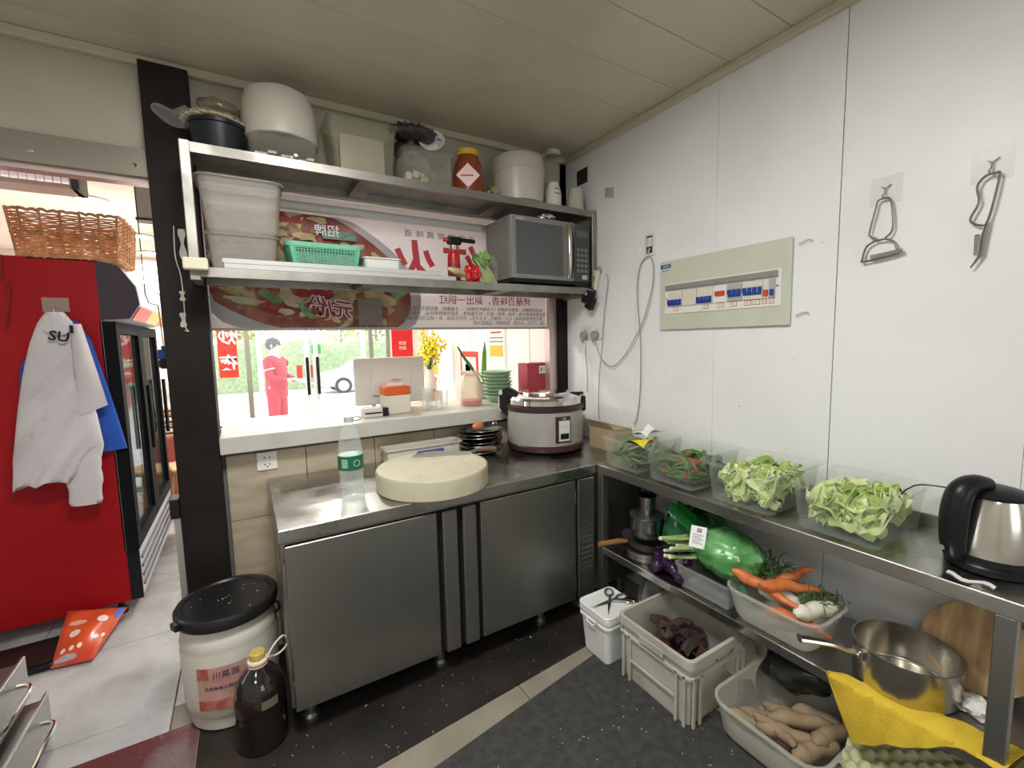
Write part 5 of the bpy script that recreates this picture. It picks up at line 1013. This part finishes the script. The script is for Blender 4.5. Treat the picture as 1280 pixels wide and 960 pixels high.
pe = thing('vegetable_peeler', 'long straight wire peeler hanging on the second clear hook', 'peeler', (XW-.018, p_.y, p_.z-.028), -PI/2)
MB().tube(smooth_path([(.0, 0, 0), (-.014, 0, -.008), (-.024, 0, -.03), (-.018, 0, -.075), (-.034, 0, -.12), (-.012, 0, -.14), (.004, 0, -.128), (.02, 0, -.01), (.01, 0, -.002), (0, 0, 0)], 4), .0032, 8).build('handle_wire', M_WR, pe)
MB().tube([(.004, 0, -.135), (-.002, 0, -.165), (-.006, 0, -.225), (-.026, 0, -.26)], [.004, .006, .005, .002], 8).build('blade_holder', M_WR, pe); bx('blade', (-.022, -.003, -.225), (-.010, .003, -.165), CHROME, pe, .002)
# ------------------------------------------------------------------ on the hatch sill
SZ = 1.0305
mo = thing('order_screen', 'back of a beige order screen standing on the hatch sill', 'monitor', (.76, 2.70, SZ))
M_BG = mat('beige plastic', (.60, .56, .50), .5); bx('housing', (-.212, -.02, .035), (.212, .02, .315), M_BG, mo, .012); bx('rear_cover', (-.12, -.035, .09), (.12, -.019, .24), M_BG, mo, .01); bx('stand', (-.06, -.03, 0), (.06, .06, .09), M_BG, mo, .01); MB().lathe([(.012, 0), (.012, .004)], 14).build('logo_disc', mat('grey dot'), mo, (-.10, -.0202, .17), (PI/2, 0, 0))
bx('screen', (-.195, .02, .05), (.195, .022, .30), BLACK, mo)
pt = thing('receipt_printer', 'cream receipt printer with orange lid and white paper on the sill', 'printer', (.735, 2.53, SZ)); bx('body', (-.073, -.06, 0), (.073, .06, .105), mat('cream printer', (.66, .62, .50), .45), pt, .008); bx('lid', (-.075, -.062, .105), (.075, .062, .155), mat('orange lid', (.62, .10, .02), .4), pt, .012)
MB().sheet(lambda u, v: (-.045+.095*u, .0-.02*v*v, .155+.045*v), 3, 5, .001).build('paper', WHITEP, pt); bx('print_mark', (-.02, -.0215, .19), (.024, -.0195, .193), mat('grey ink'), pt)
tm_ = thing('card_terminal', 'small beige terminal beside the receipt printer', 'terminal', (.585, 2.47, SZ)); bx('body', (-.05, -.04, 0), (.05, .04, .05), M_BG, tm_, .006); bx('slot', (-.045, -.0415, .02), (.045, -.0395, .028), BLACK, tm_)
bx('foot', (.052, -.03, 0), (.085, .03, .045), BLACK, tm_, .003)
for k, (x, y, h, r) in enumerate(((.915, 2.52, .13, .026), (.965, 2.60, .12, .026), (.985, 2.49, .105, .026), (1.045, 2.55, .105, .026))):
    o = MB().lathe([(r*.8, 0), (r*.85, .003), (r, h), (r-.002, h), (r*.78, .012), (0, .01)], 24, cap1=False).build('drinking_glass', mat('glass wall', (.9, .93, .93), .04, alpha=.14), None, (x, y, SZ)); tag(o, 'clear drinking glass on the sill between printer and jug', 'glass', 'drinking glasses on the sill')
jg = thing('glass_jug', 'glass jug with red drink in the bottom on the sill', 'jug', (1.215, 2.52, SZ)); M_JG = mat('jug glass', (.85, .82, .76), .08, alpha=.2, gloss=(.95, .92, .86))
MB().lathe([(.062, 0), (.068, .005), (.07, .03), (.058, .13), (.042, .185), (.045, .2), (.05, .215), (.048, .215), (.040, .186), (.056, .13), (.067, .03), (0, .008)], 32, cap1=False).build('jug_wall', M_JG, jg); MB().lathe([(.060, .009), (.065, .012), (.065, .035), (.0, .035)], 32, cap1=False).build('red_drink', mat('red drink', (.65, .05, .02), .1), jg)
MB().tube(smooth_path([(.045, .02, .18), (.075, .03, .185), (.085, .035, .14), (.07, .03, .08)]), .006, 8).build('handle', M_JG, jg); MB().tube([(-.045, 0, .2), (-.062, 0, .215)], [.014, .008], 8).build('spout', M_JG, jg)
gd = MB().lathe([(.05, 0), (.055, .003), (.085, .03), (.098, .042), (.096, .044), (.082, .034), (.05, .008), (0, .007)], 32, cap1=False).build('green_dish', mat('celadon glaze', (.36, .52, .34), .25, coat=.4))
for k in range(8):
    o = gd if k == 0 else copy_tree(gd); place(o, (1.43+.003*math.sin(k*2), 2.56+.003*math.cos(k), SZ+.0005+k*.0225), (0, 0, k)); tag(o, 'pale green dish in the stack on the sill', 'dish', 'stacked green dishes on the sill')
M_PL = mat('plant green', (.16, .42, .05), .4)
pv = thing('potted_plant', 'potted plant with upright green leaf behind the green dishes', 'plant', (1.44, 2.76, SZ)); MB().lathe([(.05, 0), (.055, .005), (.065, .11), (.06, .11), (.045, .02), (0, .018)], 24, cap1=False).build('pot', mat('grey pot', (.35, .36, .34), .5), pv)
MB().tube([(0, 0, .09), (-.004, 0, .2), (.004, 0, .32), (.008, 0, .40)], [.012, .02, .016, .002], 8, flat=.35).build('leaf', M_PL, pv); MB().tube(smooth_path([(-.02, 0, .09), (-.10, 0, .22), (-.16, 0, .30), (-.2, 0, .37)]), [.012*(1-abs(i/18-.4)) for i in range(19)], 8, flat=.4).build('leaf', mat('dark plant green', (.06, .2, .05), .4), pv)
for a in (.5, 2.2, 4): MB().tube(smooth_path([(0, 0, .09), (.03*math.cos(a), .03*math.sin(a), .16), (.09*math.cos(a), .05*math.sin(a), .19)]), [.010*(1-.8*i/12) for i in range(13)], 6, flat=.4).build('leaf', mat('dark plant green'), pv)
rb = thing('red_carton', 'dark red carton with white label beside the black post', 'carton', (1.70, 2.53, SZ)); bx('carton', (-.09, -.06, 0), (.10, .06, .245), mat('dull red card', (.36, .04, .05), .5), rb, .003); lbq = bx('label', (.005, -.0615, .175), (.075, -.0602, .225), WHITEP, rb); bx('label_print', (.012, -.0622, .185), (.03, -.0616, .215), mat('grey ink'), lbq)
for k in range(3): bx('label_line', (.035, -.0622, .19+.01*k), (.068, -.0616, .194+.01*k), mat('grey ink'), lbq)
MB().sheet(lambda u, v: (-.05+.09*u, -.02+.05*v, .247+.012*math.sin(6*u)*math.sin(5*v)), 8, 6, .002).build('tissue', WHITEP, rb)

# ------------------------------------------------------------------ things in the shop room
fs = thing('flower_stand', 'vase of bright yellow flowers on a tan stand in the shop', 'flowers', (1.66, 4.42, 0)); bx('stand', (-.09, -.09, 0), (.09, .09, .92), mat('tan card', (.48, .32, .16), .7), fs); MB().lathe([(.05, .92), (.07, .95), (.06, 1.05), (.035, 1.12), (.04, 1.15)], 24).build('vase', mat('pale vase', (.7, .62, .52), .4), fs)
R = random.Random(9); sm = MB(); fm = MB()
for k in range(26):
    d = Vector((min(.22, R.gauss(0, .085)), R.gauss(0, .085), R.uniform(.12, .42))); sm.tube([(0, 0, 1.12), d*.5+Vector((0, 0, 1.13)), d+Vector((0, 0, 1.14))], .003, 5)
    for q in range(9): p = d*R.uniform(.6, 1)+Vector((R.gauss(0, .02), R.gauss(0, .02), 1.14+R.gauss(0, .02))); fm.ball(tuple(p), (.017, .017, .013), 6, 4)
stuff(sm.build('flower_stems', mat('dull green'), fs)); stuff(fm.build('blossoms', mat('yellow blossom', (.85, .68, .02), .6), fs))
def wallcard(name, y0, y1, z0, z1, m, label, cat, kids=()):
    t = thing(name, label, cat, (XFR-.0005, y1, z0), -PI/2); bx('sheet', (0, -.006, 0), (y1-y0, 0, z1-z0), m, t)
    for a, b, c, d, mm in kids: bx('print_area', (a*(y1-y0), -.0085, c*(z1-z0)), (b*(y1-y0), -.006, d*(z1-z0)), mm, t)
    return t
M_CW = mat('card white', (.8, .76, .70), .5); M_CY = mat('amber print', (.75, .42, .03), .5); M_CR2 = mat('card red', (.62, .05, .04), .5)
t = wallcard('licence_notice', 3.33, 3.64, 1.2, 1.53, M_CW, 'framed licence notice with amber block on the shop wall', 'notice', ((.12, .88, .28, .58, M_CY), (.1, .9, .66, .7, mat('grey ink')), (.1, .9, .76, .80, mat('grey ink')), (.2, .8, .9, .95, M_CR2)))
wallcard('framed_card', 3.86, 4.26, 1.08, 1.33, M_CR2, 'red framed card on the shop wall behind the jug', 'card', ((.1, .9, .1, .78, M_CW), (.3, .6, .2, .5, M_CY)))
t = wallcard('menu_notice', 4.88, 5.1, .95, 1.62, M_CW, 'white menu notice lettered A5 beside the yellow flowers', 'notice', ((.1, .9, .15, .32, M_CY), (.2, .7, .02, .1, M_CR2))); text('A', .1, mat('grey ink'), t, (.08, -.009, .52), FACEY); text('5', .1, mat('grey ink'), t, (.08, -.009, .38), FACEY)
t = wallcard('menu_notice', 5.2, 5.42, .95, 1.7, mat('peach card', (.80, .58, .46), .5), 'peach coloured notice beside the red poster', 'notice', ((.1, .5, .5, .62, M_CW), (.1, .4, .7, .8, M_CW)))
rpst = thing('red_poster', 'red poster with small white characters on the shop front pier', 'poster', (1.745, YF-.0205, 1.255)); bx('sheet', (-.135, -.006, 0), (.135, 0, .34), mat('poster red', (.62, .015, .02), .5), rpst)
text('欢迎', .05, WHITEP, rpst, (0, -.0065, .17), FACEY); text('光临', .05, WHITEP, rpst, (0, -.0065, .11), FACEY)
rs = thing('red_sign', 'red hanging sign with white characters seen from behind at the pane', 'sign', (-.125, YF+.012, 1.10)); bx('sheet', (-.10, 0, 0), (.075, .006, .56), mat('sign red', (.70, .07, .05), .5, tl=.4), rs); text('炒', .17, WHITEP, rs, (-.01, -.001, .42), FACEY, True, bold=.003); text('夜', .17, WHITEP, rs, (-.01, -.001, .15), FACEY, True, bold=.003)
tbl = thing('shop_table', 'pale shop table by the glazed front', 'table', (-.02, 4.0, 0)); bx('tabletop', (-.28, -.35, .73), (.30, .35, .76), mat('pale laminate', (.68, .60, .52), .35), tbl, .01)
for x in (-.23, .25):
    for y in (-.3, .3): bx('leg', (x-.02, y-.02, 0), (x+.02, y+.02, .73), M_WAL, tbl)
bg_ = thing('black_bag', 'black shoulder bag lying on the shop table', 'bag', (-.03, 3.95, .7605)); MB().ball((0, 0, .055), (.12, .09, .06), 20, 12, lambda th, p: 1+.06*math.sin(4*p+th)).build('body', mat('black fabric', (.02, .02, .022), .7), bg_); MB().tube(smooth_path([(-.1, 0, .08), (-.16, 0, .06), (-.12, -.05, .02)]), .008, 6).build('strap', mat('black fabric'), bg_)
sl = thing('dining_stool', 'wooden dining stool with pale legs beyond the doorway', 'stool', (-.43, 4.55, 0), .3); bx('seat', (-.16, -.16, .43), (.16, .16, .465), mat('pale wood'), sl, .02)
for x in (-.13, .13):
    for y in (-.13, .13): MB().tube([(x*1.12, y*1.12, 0), (x*.9, y*.9, .43)], .018, 8).build('leg', mat('pale wood'), sl)
tb2 = thing('tray_stand', 'low stand of stacked white trays beyond the doorway', 'stand', (-.62, 5.15, 0)); bx('stand', (-.2, -.18, 0), (.25, .18, .62), mat('maroon stand', (.30, .08, .06), .5), tb2, .01)
for k in range(6): bx('tray', (-.19, -.17, .622+.05*k), (.24, .17, .655+.05*k), WHITEP if k % 2 else mat('tan card'), tb2, .01)
o = tag(MB().ball((0, 0, 0), (.10, .08, .10), 18, 12, lambda th, p: 1+.1*math.sin(4*p+3*th)).build('white_bag', mat('white film'), None, (-.56, 5.1, 1.03)), 'white plastic bag on top of the stacked trays', 'bag')

# ------------------------------------------------------------------ pillar fittings
struct(bx('trim_5', (-.302, YW-.05, 0), (-.277, YW+.03, .70), mat('dull aluminium', (.45, .44, .41), .4, .7), None, .003), 'aluminium guide strip at the foot of the pillar', 'trim')
o = struct(bx('trim_6', (-.312, YW-.06, .702), (-.277, YW+.04, .785), BLACK, None, .006), 'black end cap of the aluminium guide strip', 'trim')

# ------------------------------------------------------------------ floor: mats and things standing on it
M_RUB = mat('grey rubber mat', (.038, .038, .034), .75, c2=(.058, .058, .053), ns=30, bump=.25, bs=300)
def flatmat(name, pts, z0, z1, m, label, cat='mat'):
    return tag(MB().prism(pts, z0, z1, 'z').build(name, m), label, cat)
flatmat('rubber_mat', [(.10, 1.265), (1.315, 1.445), (1.46, 1.30), (1.46, -.4), (.10, -.4)], .0005, .005, M_RUB, 'dark grey rubber mat on the kitchen floor beside the crate')
flatmat('black_mat', [(-.235, 1.385), (1.30, 1.505), (1.44, 1.53), (1.44, 2.30), (-.10, 2.30), (-.235, 2.30)], .0005, .004, mat('greasy black mat', (.016, .014, .012), .45, c2=(.040, .031, .025), ns=4, lo=.4, hi=.75, bump=.15, bs=30), 'greasy black mat running under the steel counter')
flatmat('red_mat', [(-.238, .9), (-.238, 1.985), (-.66, 1.99), (-1.3, 1.995), (-1.3, .9)], .0005, .004, mat('dark red mat', (.13, .035, .035), .35, c2=(.19, .14, .15), ns=2.2, lo=.45, hi=.6, bump=.15, bs=60), 'worn dark red mat on the tiles by the doorway')
R = random.Random(41); m_ = MB()
for k in range(150):
    if k < 70: x, y = R.uniform(-.22, 1.25), R.uniform(1.42, 1.72); z = .0045
    else: x, y = R.uniform(.2, 1.4), R.uniform(.6, 1.25); z = .0055
    a = R.uniform(0, 3.14); l = R.uniform(.002, .010) if R.random() < .3 else R.uniform(.0015, .004); m_.tube([(x, y, z), (x+l*math.cos(a), y+l*math.sin(a), z)], R.uniform(.0008, .002), 5)
stuff(tag(m_.build('floor_crumbs', mat('pale crumbs', (.55, .50, .40), .8)), 'pale food crumbs scattered over the dark mats', 'crumbs'))
G0 = .0045
bkt = thing('plastic_drum', 'white plastic drum with black lid beside the steel counter', 'drum', (-.118, 2.02, G0))
M_DR = mat('dirty white plastic', (.62, .60, .53), .4, c2=(.52, .49, .41), ns=4)
MB().lathe([(.135, 0), (.148, .008), (.150, .05), (.158, .06), (.163, .10), (.165, .30), (.162, .315), (.165, .325), (.158, .355), (.148, .375), (.148, .40), (.155, .405)], 48).build('drum_wall', M_DR, bkt)
ld = MB().lathe([(.155, .398), (.172, .40), (.175, .41), (.175, .435), (.168, .445), (.150, .447), (.143, .440), (.03, .439), (0, .439)], 48, cap1=False).build('lid', mat('black lid plastic', (.012, .012, .013), .32), bkt); bx('lid_tab', (-.19, -.02, .41), (-.172, .02, .435), BLACK, ld, .004, rot=(0, 0, .5))
m_ = MB(); R = random.Random(77)
for k in range(16): a, q = R.uniform(0, 6.28), R.uniform(0, .14); m_.ball((q*math.cos(a), q*math.sin(a), .4405), (R.uniform(.001, .004), R.uniform(.001, .003), .0012), 6, 4)
stuff(m_.build('lid_crumbs', mat('pale crumbs'), ld))
for a in (2.75, -.25): MB().tube(smooth_path([(.163*math.cos(a), .163*math.sin(a), .345), (.178*math.cos(a), .178*math.sin(a), .355), (.176*math.cos(a), .176*math.sin(a), .385), (.16*math.cos(a), .16*math.sin(a), .388)]), .006, 8).build('lug', BLACK, bkt)
def wrap(name, r, a0, a1, z0, z1, m, parent, n=14, t=.0012):
    vs = []; fs = []
    for i in range(n+1):
        a = a0+(a1-a0)*i/n
        for rr in (r, r+t):
            for z in (z0, z1): vs.append((rr*math.cos(a), rr*math.sin(a), z))
    for i in range(n):
        b = 4*i; c = b+4; fs += [(b, b+1, c+1, c), (b+2, c+2, c+3, b+3), (b, c, c+2, b+2), (b+1, b+3, c+3, c+1)]
    fs += [(0, 2, 3, 1), (4*n, 4*n+1, 4*n+3, 4*n+2)]
    return MB().add(vs, fs).build(name, m, parent)
lbd = wrap('label', .1655, -2.25, -1.25, .10, .265, mat('faded red label', (.55, .36, .31), .6, c2=(.45, .20, .16), ns=9), bkt)
wrap('label_band', .167, -2.25, -1.25, .10, .14, mat('red band', (.38, .08, .06), .6, c2=(.5, .25, .2), ns=20), lbd); wrap('label_band', .167, -2.25, -2.0, .22, .265, mat('red band'), lbd)
for k, (s, z, sz) in enumerate((('川菜园', .235, .028), ('正宗麻辣火锅底料', .185, .015))):
    for i, ch in enumerate(s): a = -1.78+(i-(len(s)-1)/2)*sz*1.05/.167*(1)+(.12 if k == 0 else .05); text(ch, sz, mat('navy ink', (.06, .05, .12), .6), lbd, (.1685*math.cos(a), .1685*math.sin(a), z), (PI/2, 0, a+PI/2), ex=.0003)
sy = thing('soy_bottle', 'big bottle of dark soy sauce with yellow cap and carrying ring', 'bottle', (-.03, 1.757, G0))
MB().lathe([(.068, 0), (.08, .008), (.083, .02), (.080, .035), (.083, .05), (.080, .065), (.083, .08), (.080, .095), (.083, .11), (.080, .125), (.083, .14), (.083, .19), (.074, .235), (.05, .27), (.028, .29), (.024, .305)], 36).build('bottle_wall', mat('dark sauce glass', (.010, .007, .006), .15, coat=.6), sy)
wrap('brown_streak', .0838, -1.55, -.9, .17, .20, mat('smoky shoulder', (.16, .13, .09), .3), sy)  # paler brown band round part of the bottle shoulder
MB().lathe([(.028, .29), (.033, .294), (.033, .312), (.027, .316)], 24).build('neck_ring', mat('white ring', (.72, .66, .55), .5), sy); MB().lathe([(.024, .316), (.026, .318), (.026, .338), (.022, .342)], 24).build('cap', mat('yellow cap', (.55, .42, .10), .45), sy); MB().lathe([(.0331, .3), (.0338, .301), (.0338, .304), (.0331, .305)], 24).build('cap_print', M_CR2, sy)
MB().tube(smooth_path([(.02, -.02, .30), (.05, -.01, .345), (.085, .005, .365), (.10, .012, .33), (.07, .01, .30), (.03, .015, .295)], 5), .0035, 8).build('carry_ring', mat('white ring'), sy)
# orange packet
c4 = [at(85, 764, y=2.965), at(159, 759, y=2.965), at(116, 824, z=.02), at(63, 836, z=.012)]
def pouch(name, c, m, parent, bul, off=0, u0=0, u1=1, v0=0, v1=1, nu=16, nv=14):
    n_ = (c[1]-c[0]).cross(c[3]-c[0]).normalized(); n_ = n_ if n_.dot(CAM-c[0]) > 0 else -n_
    def f(u, v): 
        u = u0+(u1-u0)*u; v = v0+(v1-v0)*v; p = c[0].lerp(c[1], u).lerp(c[3].lerp(c[2], u), v); e = (4*u*(1-u))**.5*(4*v*(1-v))**.5 if bul else 0
        return p+n_*(bul*e+.006*math.sin(9*u+5*v)*e**.5*(1 if bul else 0)+off)
    return f
t = thing('detergent_bag', 'orange red plastic refill bag slumped against the red fridge', 'bag', (0, 0, 0))
M_OB = mat('orange film', (.68, .10, .03), .25, c2=(.60, .06, .025), ns=5, coat=.4)
fF = pouch('', c4, None, None, .045); fB = pouch('', c4, None, None, -.004)
MB().sheet(fF, 18, 16, .003).build('front_film', M_OB, t); MB().sheet(fB, 10, 10, .003).build('back_film', M_OB, t)
def patch(name, uc, vc, ru, rv, m, off=.004):
    g = pouch('', c4, None, None, .045, off); MB().sheet(lambda a, b: g(uc+ru*(2*a-1)*math.sqrt(max(0, 1-(2*b-1)**2)), vc+rv*(2*b-1)), 8, 8, .001).build(name, m, t)
for uc, vc, ru, rv in ((.30, .56, .10, .07), (.72, .34, .10, .07), (.18, .82, .05, .04), (.36, .82, .05, .04), (.52, .80, .05, .04), (.78, .66, .05, .04), (.9, .62, .04, .04)): patch('white_spot', uc, vc, ru, rv, mat('cream spot', (.80, .70, .62), .4))
patch('blue_corner', .93, .16, .06, .12, mat('blue spot', (.10, .18, .60), .4)); patch('pale_strip', .3, .94, .26, .045, mat('lilac strip', (.45, .36, .42), .4)); patch('white_print', .28, .36, .16, .05, mat('pink print', (.78, .36, .26), .4), .005)
o = thing('black_floor_pad', 'black plastic pad on the floor at the fridge foot', 'pad', (-1.02, 2.80, 0)); bx('pad', (-.22, -.12, 0), (.20, .14, .03), BLACK, o, .02); bx('lip', (-.2, -.1, .03), (.18, .12, .036), mat('black lid plastic'), o, .015)
# low steel drawer unit
du = thing('steel_cabinet', 'low steel cabinet with two bow handled drawers on the tiled floor', 'cabinet', (0, 0, 0)); bx('cabinet_body', (-1.25, 1.62, .02), (-.82, 2.20, .36), DSTEEL, du, .006)
for xf, z0, z1 in ((-.745, .195, .345), (-.70, .03, .185)):
    d_ = bx('drawer', (-.82, 1.64, z0), (xf-.006, 2.18, z1-.02), STEEL, du); bx('drawer_front', (xf-.006, 1.63, z0-.005), (xf+.004, 2.19, z1), mat('pale steel front', (.50, .50, .48), .35, .9), d_, .003)
    MB().tube(smooth_path([(xf+.004, 1.80, z1-.06), (xf+.045, 1.83, z1-.055), (xf+.05, 1.95, z1-.05), (xf+.045, 2.07, z1-.055), (xf+.004, 2.10, z1-.06)]), .008, 8).build('handle', CHROME, d_)
for x in (-1.2, -.85):
    for y in (1.67, 2.22): MB().lathe([(.02, 0), (.02, .02)], 10).build('foot', BLACK, du, (x, y, 0.0045 if y < 1.99 else 0))

# white square bucket with scissors
sb_ = thing('square_bucket', 'small square white bucket with lid standing in front of the table', 'bucket', (1.347, 1.425, .0055))
MB().rings([rrect(0, 0, .078, .074, .02, 0), rrect(0, 0, .082, .078, .022, .008), rrect(0, 0, .094, .09, .024, .17), rrect(0, 0, .101, .097, .026, .172), rrect(0, 0, .101, .097, .026, .18), rrect(0, 0, .095, .091, .024, .182), rrect(0, 0, .096, .092, .024, .215)]).build('bucket_wall', mat('bright white plastic', (.80, .80, .78), .35), sb_)
MB().rings([rrect(0, 0, .103, .099, .026, .20), rrect(0, 0, .103, .099, .026, .228), rrect(0, 0, .099, .095, .024, .232), rrect(0, 0, .091, .087, .02, .231), rrect(0, 0, .088, .084, .02, .225)]).build('lid', mat('bright white plastic'), sb_); MB().tube([(-.103, .03, .195), (-.11, .02, .17), (-.112, -.02, .168), (-.103, -.035, .192)], .004, 8).build('handle', mat('bright white plastic'), sb_)
sc = thing('scissors', 'open steel scissors with dark loops lying on the white bucket lid', 'scissors', (1.35, 1.425, .2365), math.radians(20)); M_SS = mat('dark scissors steel', (.20, .19, .18), .3, .9)
for a, s in ((.42, 1), (-.42, -1)):
    h_ = MB(); ca_, sa_ = math.cos(a), math.sin(a); rot = lambda x, y: (x*ca_-y*sa_, x*sa_+y*ca_)
    bl = MB().prism([rot(-.10, .0), rot(-.0, -.009*s), rot(.012, 0), rot(0, .007*s)], .001+.0022*(s > 0), .003+.0022*(s > 0), 'z').build('blade', M_SS, sc)
    MB().tube([(*rot(.005, 0), .004), (*rot(.035, -.002*s), .005), (*rot(.045, -.004*s), .005)], .004, 8).build('shank', M_SS, sc); MB().tube([(*rot(.07+.028*math.cos(k*PI/8), (.004+.018*math.sin(k*PI/8))*s), .006) for k in range(16)], .004, 8, True).build('finger_loop', M_SS, sc)
MB().lathe([(.006, 0), (.006, .008), (.004, .009)], 10).build('pivot', CHROME, sc)
spn = thing('spoon', 'steel spoon lying on the white bucket lid beside the scissors', 'spoon', (1.43, 1.375, .2365), math.radians(-30)); MB().ball((0, 0, .006), (.03, .02, .006), 16, 8).build('spoon_bowl', CHROME, spn); MB().tube([(-.03, 0, .006), (-.08, .0, .01)], [.004, .003], 8).build('spoon_handle', CHROME, spn)

# ribbed crate with red onions
def crate():
    t = thing('storage_crate', 'grey ribbed plastic crate of dark onions standing on the mat', 'crate', (1.46, 1.122, .0055)); M_G = mat('grey crate plastic', (.52, .50, .43), .45, c2=(.42, .40, .33), ns=5)
    wx, wy, h, s = .17, .172, .265, .004
    w = MB(); w.rings([rrect(0, 0, wx-.012, wy-.012, .02, 0), rrect(0, 0, wx-.01, wy-.01, .02, .006), rrect(0, 0, wx, wy, .022, h), rrect(0, 0, wx-s, wy-s, .02, h), rrect(0, 0, wx-.01-s, wy-.01-s, .018, .01)]); w.build('crate_wall', M_G, t)
    MB().rings([rrect(0, 0, wx, wy, .022, h-.03), rrect(0, 0, wx+.012, wy+.012, .028, h-.028), rrect(0, 0, wx+.012, wy+.012, .028, h+.004), rrect(0, 0, wx-.003, wy-.003, .02, h+.004)], False, False).build('rim', M_G, t)
    MB().rings([rrect(0, 0, wx-.002, wy-.002, .022, h-.075), rrect(0, 0, wx+.008, wy+.008, .026, h-.073), rrect(0, 0, wx+.008, wy+.008, .026, h-.064), rrect(0, 0, wx-.001, wy-.001, .022, h-.062)], False, False).build('rim', M_G, t)
    for k in range(-1, 2):
        for c in ((-.045, .0), ) if k == 0 else ((0, 0),): pass
    for y in (-.15, -.115, .115, .15):
        bx('rib', (-wx-.008, y-.006, .004), (-wx+.002, y+.006, h-.06), M_G, t, .002); 
    for x in (-.15, -.115, .115, .15): bx('rib', (x-.006, -wy-.008, .004), (x+.006, -wy+.002, h-.06), M_G, t, .002)
    bx('hand_grip', (-wx-.014, -.06, h-.05), (-wx, .06, h-.02), M_G, t, .004); bx('rib', (-wx-.006, -.11, .09), (-wx+.002, .11, .098), M_G, t)
crate()
M_ON = mat('red onion skin', (.10, .015, .03), .35, c2=(.05, .02, .025), ns=8, stretch=(4, 4, 1)); R = random.Random(51)
for k, (x, y, z) in enumerate(((-.09, -.09, .04), (.0, -.09, .045), (.09, -.09, .04), (-.09, .0, .045), (.0, .01, .05), (.09, .0, .04), (-.09, .09, .04), (0, .09, .045), (.09, .09, .045), (-.045, -.05, .115), (.05, -.05, .12), (-.04, .05, .12), (.05, .05, .12))):
    o = MB().lathe([(.006, -.042), (.03, -.034), (.043, -.012), (.044, .008), (.034, .028), (.014, .04), (.005, .054), (.007, .06)], 18).build('red_onion', M_ON, None, (1.46+x, 1.122+y, .0145+z), (R.uniform(-.5, .5), R.uniform(-.5, .5), R.uniform(0, 6))); tag(o, 'dark red onion in the grey ribbed crate', 'onion', 'red onions in the crate')
for k in range(9):
    a = R.uniform(0, 6); l_ = .07+.03*R.random()
    o = MB().sheet(lambda u, v: (l_*(u-.5)*2, .035*(v-.5)*2*(1-.5*u), .02*math.sin(4*u+a)+.012*math.sin(6*v+a)), 8, 5, .0025).build('dry_leaf', mat('withered leaf', (.055, .04, .03), .7, c2=(.07, .015, .025), ns=10), None, (1.46+R.uniform(-.07, .07), 1.122+R.uniform(-.07, .07), .195+.008*k*.5), (R.uniform(-.5, .5), R.uniform(-.5, .5), R.uniform(0, 6))); tag(o, 'withered dark leaf on top of the onions in the crate', 'leaf', 'withered leaves in the crate')
# tub of yams
tub('root_tub', 'milky plastic tub of brown yam roots on the floor under the shelf', 'tub', (1.54, .735, .0055), (.40, .375, .145), .03, FOGGY, rim=.010, r=.05)
M_YM = mat('yam skin', (.34, .25, .15), .7, c2=(.25, .17, .10), ns=14, bump=.2, bs=40)
for k, (x, y, z, a, L, r) in enumerate(((1.46, .80, .05, -1.3, .20, .024), (1.53, .78, .05, -1.2, .22, .026), (1.60, .75, .05, -1.35, .2, .026), (1.48, .70, .09, -1.0, .20, .025), (1.56, .70, .10, -.75, .22, .027), (1.63, .68, .09, -1.2, .16, .03), (1.50, .63, .08, -.4, .16, .03), (1.58, .62, .10, -.2, .17, .028), (1.45, .74, .10, -1.7, .15, .02))):
    root('yam_root', 'brown yam root in the milky tub under the shelf', 'yam', L, r, M_YM, (x, y, z), (0, R.uniform(-.12, .12), a), k, .010, 'yam roots in the tub', .72)
o = tag(MB().ball((0, 0, 0), (.10, .115, .075), 24, 14, lambda th, p: 1+.12*math.sin(5*p+3*th)*math.sin(th)+.05*math.sin(11*p)).build('black_bag', mat('black film'), None, (1.67, .79, .205)), 'crumpled black plastic bag at the back of the yam tub', 'bag')
o = tag(MB().sheet(lambda u, v: (.02*math.sin(5*v)+.10*u*.6, .13*(v-.5)+.01*math.sin(6*u), .15*u*(1-.3*v)+.012*math.sin(9*v+3*u)), 12, 12, .0015).build('clear_film_bag', M_FILM, None, (1.505, .90, .155)), 'clear plastic bag standing between crate and yam tub', 'bag')
# egg cartons
def egg_tray(loc, rz, label):
    M_E = mat('yellow green pulp', (.48, .50, .27), .8, c2=(.42, .43, .22), ns=14, bump=.15, bs=60)
    f = lambda u, v: ((u-.5)*.29, (v-.5)*.29, .022+.012*math.cos(u*10*PI)*math.cos(v*10*PI)); o = MB().sheet(f, 50, 50, .003).build('egg_tray', M_E, None, loc, (0, 0, rz)); tag(o, label, 'egg tray')
R = random.Random(2)
bxs = thing('carton_under_trays', 'dark carton under the shelf carrying the egg trays', 'carton', (1.62, .40, .0)); bx('carton', (-.13, -.15, 0), (.17, .13, .10), mat('dark carton', (.10, .08, .06), .8), bxs, .004); bx('tape', (-.02, -.1505, .02), (.02, .1305, .101), mat('tan card'), bxs)
egg_tray((1.60, .42, .101), .12, 'lower yellow green pulp egg tray under the shelf'); egg_tray((1.605, .43, .128), .2, 'upper yellow green pulp egg tray under the yellow cloth')
# dark bags under the shelf end
o = tag(MB().ball((0, 0, 0), (.10, .07, .13), 20, 12, lambda th, p: 1+.1*math.sin(5*p+2*th)).build('grey_bag', mat('grey film', (.30, .30, .28), .3), None, (1.69, 1.45, .13)), 'grey plastic bag on the floor behind the white bucket', 'bag')
